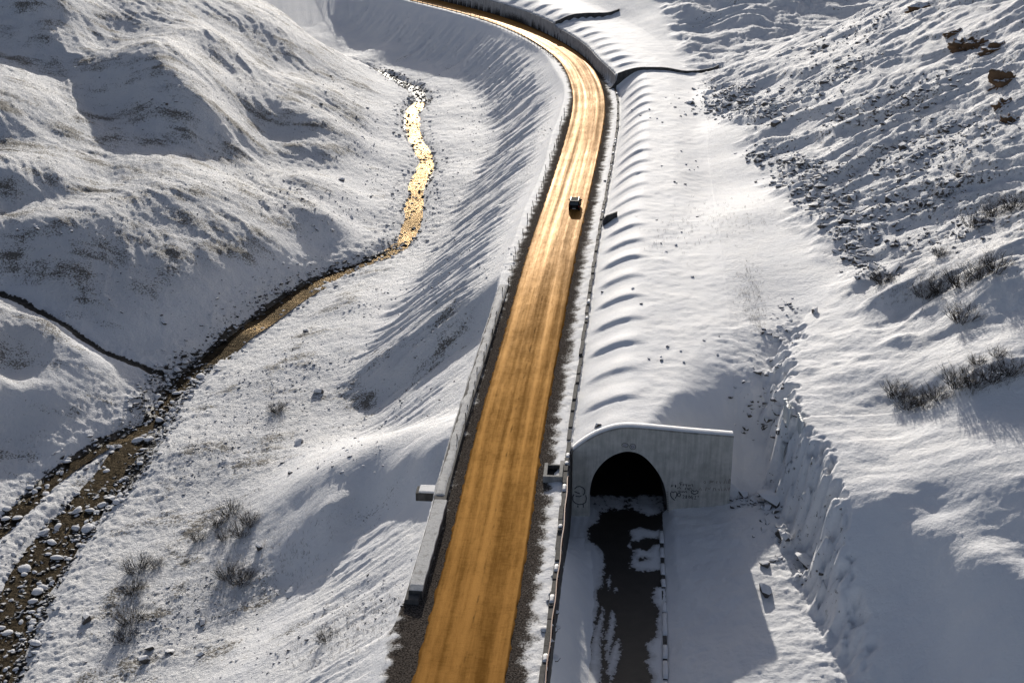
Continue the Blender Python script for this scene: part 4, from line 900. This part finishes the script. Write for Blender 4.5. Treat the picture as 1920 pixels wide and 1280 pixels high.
# stones in and beside the stream
def along(L3, n, lo, hi, seed, y0=80, y1=420):
    rr = random.Random(seed); c = resample(L3[:, :2], .5); c = c[(c[:, 1] > y0) & (c[:, 1] < y1)]; tn = np.gradient(c, axis=0); tn /= np.linalg.norm(tn, axis=1)[:, None]; out = []
    for _ in range(n):
        i = rr.randrange(len(c)); w = rr.uniform(lo, hi) * rr.choice((-1, 1)); out.append((c[i, 0] + tn[i, 1] * w, c[i, 1] - tn[i, 0] * w))
    return out
place_many(along(STREAM3, 62, .2, 3.8, 4, 115, 210) + along(BRANCH3, 10, .2, 1.6, 5), .6, 1.7, STONES, 'river_boulder', '%s rounded snow capped stone from the left in the lower stream bed', 'stones in the stream bed', .05, .25)
def stuff_rocks(name, pts, smin_, smax_, pool, label, sink=.25, lift=0.0):
    V = []; F = []; off = 0; data = []
    for me in pool: data.append((np.array([v.co[:] for v in me.vertices]), [tuple(p.vertices) for p in me.polygons]))
    zz = TER(np.array([p[0] for p in pts]), np.array([p[1] for p in pts]))
    for (x, y), z in zip(pts, zz):
        v, f = rnd.choice(data); sz = smin_ + (smax_ - smin_) * rnd.random() ** 2.2; a = rnd.uniform(0, 6.28); ca, sa = math.cos(a), math.sin(a)
        w = v * np.array([sz * rnd.uniform(.8, 1.3), sz * rnd.uniform(.7, 1.1), sz * rnd.uniform(.6, 1.0)]); tx = rnd.uniform(-.35, .35)
        w = np.stack([w[:, 0] * ca - w[:, 1] * sa, w[:, 0] * sa + w[:, 1] * ca, w[:, 2] + tx * w[:, 0]], 1) + np.array([x, y, z + sz * (.2 - sink) + lift])
        V.append(w); F += [tuple(i + off for i in q) for q in f]; off += len(w)
    o = obj(name, mesh_from(name, np.vstack(V), F, pool[0].materials[0])); return tag(o, label, kind='stuff')
stuff_rocks('scree_stones', [tuple(q) for q in scatter(3000, SCREE, 7)], .25, 1.3, ROCKS, 'fine grey scree stones poking through snow on the right slope', .2)
stuff_rocks('wet_stones', along(STREAM3, 900, .0, 2.6, 28) + along(STREAM3, 260, .0, 2.4, 58, 225, 420) + along(STREAM3, 260, .0, 3.4, 68, 366, 410) + along(STREAM3, 420, .0, 2.2, 78, 196, 262) + along(STREAM3, 1500, .0, 3.6, 38, 105, 205) + along(BRANCH3, 120, 0, 1.5, 48), .2, 1.0, WET, 'dark wet stones breaking the surface of the stream', .02)
stuff_rocks('river_stones', along(STREAM3, 900, .3, 5.5, 8) + along(STREAM3, 900, .2, 4.5, 18, 105, 200) + along(BRANCH3, 160, .2, 3, 9) + along(STREAM3, 260, .4, 3.2, 88, 196, 262), .15, 1.0, STONES[:3], 'small stones along the stream banks', .1)
stuff_rocks('hill_stones', [tuple(q) for q in scatter(2200, [(450,330,680,420,50,2),(80,420,560,300,40,1),(120,140,380,300,40,.7),(380,120,640,300,50,1.2),(660,160,740,460,26,1.6),(100,470,420,600,60,.8),(860,160,960,300,40,1.6),(640,600,900,480,40,1.6),(900,130,1000,250,30,1.2),(560,720,860,600,40,1.4),(620,880,800,700,36,1.0)], 10)], .15, .6, ROCKS, 'small stones showing through snow on the hillsides', .2)
stuff_rocks('terrace_stones', [tuple(q) for q in scatter(1500, [(300,900,520,760,70,2),(200,1200,480,1100,60,2),(560,640,460,760,50,1),(820,420,900,200,30,.6),(460,1260,740,1100,40,.6),(600,1230,700,1080,40,.5)], 12)], .15, .55, ROCKS, 'small stones showing through snow on the river terrace', .2)
stuff_rocks('cliff_foot_stones', [tuple(q) for q in scatter(260, [(1420,700,1440,830,22,1),(1385,930,1440,950,18,1),(1430,960,1520,1090,20,1),(1480,560,1440,700,18,1)], 13)], .2, 1.2, ROCKS, 'broken stones along the foot of the rock cut', .2)

# ------------------------------------------------------------------ bare earth breaking through the snow on the right slope
EARTHS = [(1727,16,3.6,1.6,'oval patch of bare brown earth at the top right skyline slope'),(1806,88,3.2,2.0,'overhanging brown earth bank under the snow cornice, left piece'),(1832,84,2.4,1.6,'small brown earth hollow under the cornice, middle piece'),(1868,92,3.4,1.4,'dark earth ledge right of the cornice hollow'),
          (1887,152,3.6,3.0,'tall patch of raw brown earth at the right edge'),(1880,196,2.0,1.6,'small dark earth lump below the tall brown patch'),(1893,226,2.2,2.2,'lowest brown earth scar below the tall patch'),(1790,62,2.2,.9,'thin dark crack of earth at the cornice tip')]
ep = hit([q[0] for q in EARTHS], [q[1] for q in EARTHS])
for i, ((u_, v_, w_, h_, lb), (x, y)) in enumerate(zip(EARTHS, ep)):
    k_ = y / 300.0; w_ *= 1.75 * k_; h_ *= 1.9 * k_
    bm = bmesh.new(); bmesh.ops.create_icosphere(bm, subdivisions=4, radius=.5)
    for v in bm.verts:
        n_ = 1 + .60 * float(fbm(np.array([v.co.x * 3.4 + i * 9.3]), np.array([v.co.z * 3.4 + v.co.y * 2]), 5, 200 + i, .6)[0])
        v.co = (v.co.x * w_ * n_ * 1.1, v.co.y * w_ * .6 * n_, v.co.z * h_ * n_)
    me = bpy.data.meshes.new('earth_outcrop'); bm.to_mesh(me); bm.free(); me.materials.append(M_EARTH); me.polygons.foreach_set('use_smooth', np.ones(len(me.polygons), bool))
    o = obj('earth_outcrop', me, None, (x, y, float(TER(x, y)) - .16 * h_), (0, R(-16), R(-20)))
    tag(o, lb, 'earth', 'earth outcrops on the right slope')

# ------------------------------------------------------------------ ice on the rock cut
t = NT('blue_ice'); p = t.pos(); M_ICE = t.done(t.mix(t.noise(t.scale(p, (3, 3, .4)), 2, 4), (.42, .46, .48), (.70, .73, .74)), .35, t.bump(t.noise(t.scale(p, (4, 4, .5)), 3, 4), .08), Specular_IOR_Level=.5)
for gi, (u_, v_, n_, hh, lb) in enumerate([(1478,770,9,3.6,'curtain of icicles hanging on the upper rock cut'),(1502,800,8,3.2,'second icicle curtain just right of the first'),(1470,840,6,2.4,'short icicle row lower on the rock cut')]):
    (x, y), = hit([u_], [v_]); z = float(TER(x, y)); ic = tag(empty('icicle_curtain', (x, y, z)), lb, 'icicles', 'ice on the rock cut')
    for j in range(n_):
        l_ = hh * rnd.uniform(.5, 1); r_ = rnd.uniform(.12, .26); secs = []
        for q in np.linspace(0, 1, 7):
            rr_ = r_ * (1 - .75 * q) * (1 + .2 * math.sin(q * 9 + j)); secs.append([(rr_ * math.cos(a) - .12 - .1 * q, rr_ * math.sin(a) + (j - n_ / 2) * .28, .9 - q * l_) for a in np.linspace(0, 2 * np.pi, 7)[:-1]])
        obj('icicle', strip('icicle', secs, M_ICE, True, True, True), ic)

# ------------------------------------------------------------------ leafless shrubs
t = NT('bare_twigs'); p = t.pos(); M_TWIG = t.done(t.mix(t.noise(p, 8, 3), (.022, .019, .017), (.085, .075, .066)), .8, None, Specular_IOR_Level=.2)
def twig_mesh(name, seed, n, h, spread, r0, levels):
    rr = random.Random(seed); V = []; F = []
    def seg(a, b, ra, rb):
        dv = (b - a).normalized(); e = dv.orthogonal().normalized(); g = dv.cross(e); o_ = len(V)
        for q, rad in ((a, ra), (b, rb)):
            for k_ in range(3): V.append(q + (e * math.cos(k_ * 2.094) + g * math.sin(k_ * 2.094)) * rad)
        for k_ in range(3): F.append((o_ + k_, o_ + (k_ + 1) % 3, o_ + 3 + (k_ + 1) % 3, o_ + 3 + k_))
    def grow(p0, dv, L, rad, lv):
        p1 = p0 + dv * L * .5; d2 = (dv + Vector((rr.gauss(0, .18), rr.gauss(0, .18), .10))).normalized(); p2 = p1 + d2 * L * .5
        seg(p0, p1, rad, rad * .75); seg(p1, p2, rad * .75, rad * .4)
        if lv:
            for _ in range(rr.choice((2, 3, 3))):
                q = p1 + (p2 - p1) * rr.uniform(0, 1); nd = (d2 + Vector((rr.gauss(0, .5), rr.gauss(0, .5), rr.gauss(.1, .3)))).normalized(); grow(q, nd, L * rr.uniform(.4, .7), rad * .5, lv - 1)
    for _ in range(n):
        a = rr.uniform(0, 6.28); dv = Vector((math.cos(a) * spread * rr.random(), math.sin(a) * spread * rr.random(), 1)).normalized()
        grow(Vector((math.cos(a) * rr.random() * .7, math.sin(a) * rr.random() * .7, -.1)), dv, h * rr.uniform(.45, .8), r0, levels)
    return mesh_from(name, V, F, M_TWIG)
def frost_mesh(name, seed, h, sp):
    rr = random.Random(seed); V = []; F = []
    for _ in range(60):
        a = rr.uniform(0, 6.28); q = sp * math.sqrt(rr.random()); c = Vector((math.cos(a) * q, math.sin(a) * q, h * rr.uniform(.05, .7))); o_ = len(V); r_ = rr.uniform(.03, .08)
        for dv in ((1, 0, -.3), (-.5, .87, -.3), (-.5, -.87, -.3), (0, 0, .8)): V.append(c + Vector(dv) * r_)
        F += [(o_, o_ + 1, o_ + 3), (o_ + 1, o_ + 2, o_ + 3), (o_ + 2, o_, o_ + 3), (o_ + 2, o_ + 1, o_)]
    return mesh_from(name, V, F, M_CSNOW)
TW = [(twig_mesh('stems', 300 + i, 16 + 2 * i, 1.6, 1.1, .026, 1), twig_mesh('twigs', 320 + i, 60 + 6 * i, 1.45, 1.7, .013, 2), frost_mesh('snow_flecks', 340 + i, 1.5, .9)) for i in range(4)]
SHR = [(405,985,1.25,'leafless shrub at the left side of the terrace thicket'),(432,965,1.4,'tallest leafless shrub in the terrace thicket'),(452,1002,1.3,'leafless shrub at the front of the terrace thicket'),(468,980,1.2,'leafless shrub at the right side of the terrace thicket'),(420,1010,1.0,'low leafless shrub under the terrace thicket'),
 (372,1012,.9,'small twiggy shrub left of the terrace thicket'),(258,1068,1.5,'tall thin leafless shrub beside the lower stream bank'),(250,1110,1.2,'leafless shrub just below the tall thin one by the stream'),(243,1165,1.6,'wide dark leafless shrub above the large boulder'),(236,1200,1.2,'low leafless shrub under the wide dark one'),
 (425,1080,1.2,'left half of the twin shrubs below the thicket'),(452,1092,1.3,'right half of the twin shrubs below the thicket'),(294,1062,.8,'small tuft shrub right of the tall thin one'),(612,1200,.9,'lone dry shrub on the sunlit bank at the bottom'),(520,770,1.1,'dry brush beside the dark seep on the terrace'),
 (1682,742,1.3,'leafless shrub at the left end of the ridge hedge'),(1700,765,1.2,'low shrub under the left end of the ridge hedge'),(1728,758,1.2,'second shrub along the ridge hedge'),(1758,748,1.2,'third shrub along the ridge hedge'),(1795,722,1.5,'tall pale shrub in the middle of the ridge hedge'),(1825,722,1.3,'dark shrub right of the middle of the ridge hedge'),(1858,712,1.3,'next to last shrub of the ridge hedge'),(1892,700,1.3,'shrub at the right end of the ridge hedge'),
 (1832,682,.8,'low brush row above the ridge hedge, left end'),(1870,668,.8,'low brush row above the ridge hedge, right end'),
 (1735,555,1.4,'shrub at the left end of the hollow thicket'),(1765,545,1.5,'second shrub of the hollow thicket'),(1800,535,1.6,'shrub in the middle of the hollow thicket'),(1838,520,1.6,'dark shrub in the hollow thicket right of the middle'),(1868,508,1.5,'shrub at the right end of the hollow thicket'),(1802,602,1.5,'dense dark shrub standing below the hollow thicket'),
 (1655,530,1.3,'lone shrub at the edge of the scree above the terrace'),(1828,425,1.5,'shrub among the upper scree, left of three'),(1862,405,1.5,'shrub among the upper scree, middle of three'),(1900,392,1.6,'shrub among the upper scree, right of three'),(1762,480,.9,'small shrub between the scree and the hollow thicket')]
sp_ = hit([q[0] for q in SHR], [q[1] for q in SHR])
for i, ((u_, v_, sz, lb), (x, y)) in enumerate(zip(SHR, sp_)):
    sh = tag(empty('bare_shrub', (x, y, float(TER(x, y))), rnd.uniform(0, 6.28)), lb, 'shrub', 'leafless shrubs'); sh.scale = (sz * 1.15, sz * 1.15, sz)
    a, b, c_ = TW[i % 4]
    for nm_, me_ in (('stems', a), ('twigs', b), ('snow_flecks', c_)): obj(nm_, me_, sh)['kind'] = 'stuff'
# dry grass stalks standing out of the snow
gp = scatter(4200, [(300,1150,560,1000,70,2),(300,880,520,800,60,1),(560,1240,740,1120,36,.8),(600,560,940,330,40,1.2),(880,330,980,250,30,1),(1240,450,1400,400,40,.5),(1680,560,1860,470,40,1),(1700,760,1900,700,20,.8),(420,340,640,450,60,.8),(1400,500,1420,620,12,.5)], 21)
V = []; F = []; gz = TER(gp[:, 0], gp[:, 1])
for (x, y), z in zip(gp, gz):
    for _ in range(rnd.choice((2, 3, 4))):
        a = rnd.uniform(0, 6.28); h_ = rnd.uniform(.18, .55); b_ = Vector((x + rnd.gauss(0, .12), y + rnd.gauss(0, .12), z - .03)); tip = b_ + Vector((math.cos(a) * h_ * .4, math.sin(a) * h_ * .4, h_)); o_ = len(V); w_ = .012
        V += [b_ + Vector((w_, 0, 0)), b_ + Vector((-w_ * .5, w_, 0)), b_ + Vector((-w_ * .5, -w_, 0)), tip]; F += [(o_, o_ + 1, o_ + 3), (o_ + 1, o_ + 2, o_ + 3), (o_ + 2, o_, o_ + 3)]
t = NT('dry_grass'); M_GRASS = t.done(t.mix(t.noise(t.pos(), 6, 3), (.06, .05, .035), (.20, .165, .11)), .8)
tag(obj('dry_grass', mesh_from('dry_grass', V, F, M_GRASS)), 'dry grass stalks standing out of the snow', kind='stuff')
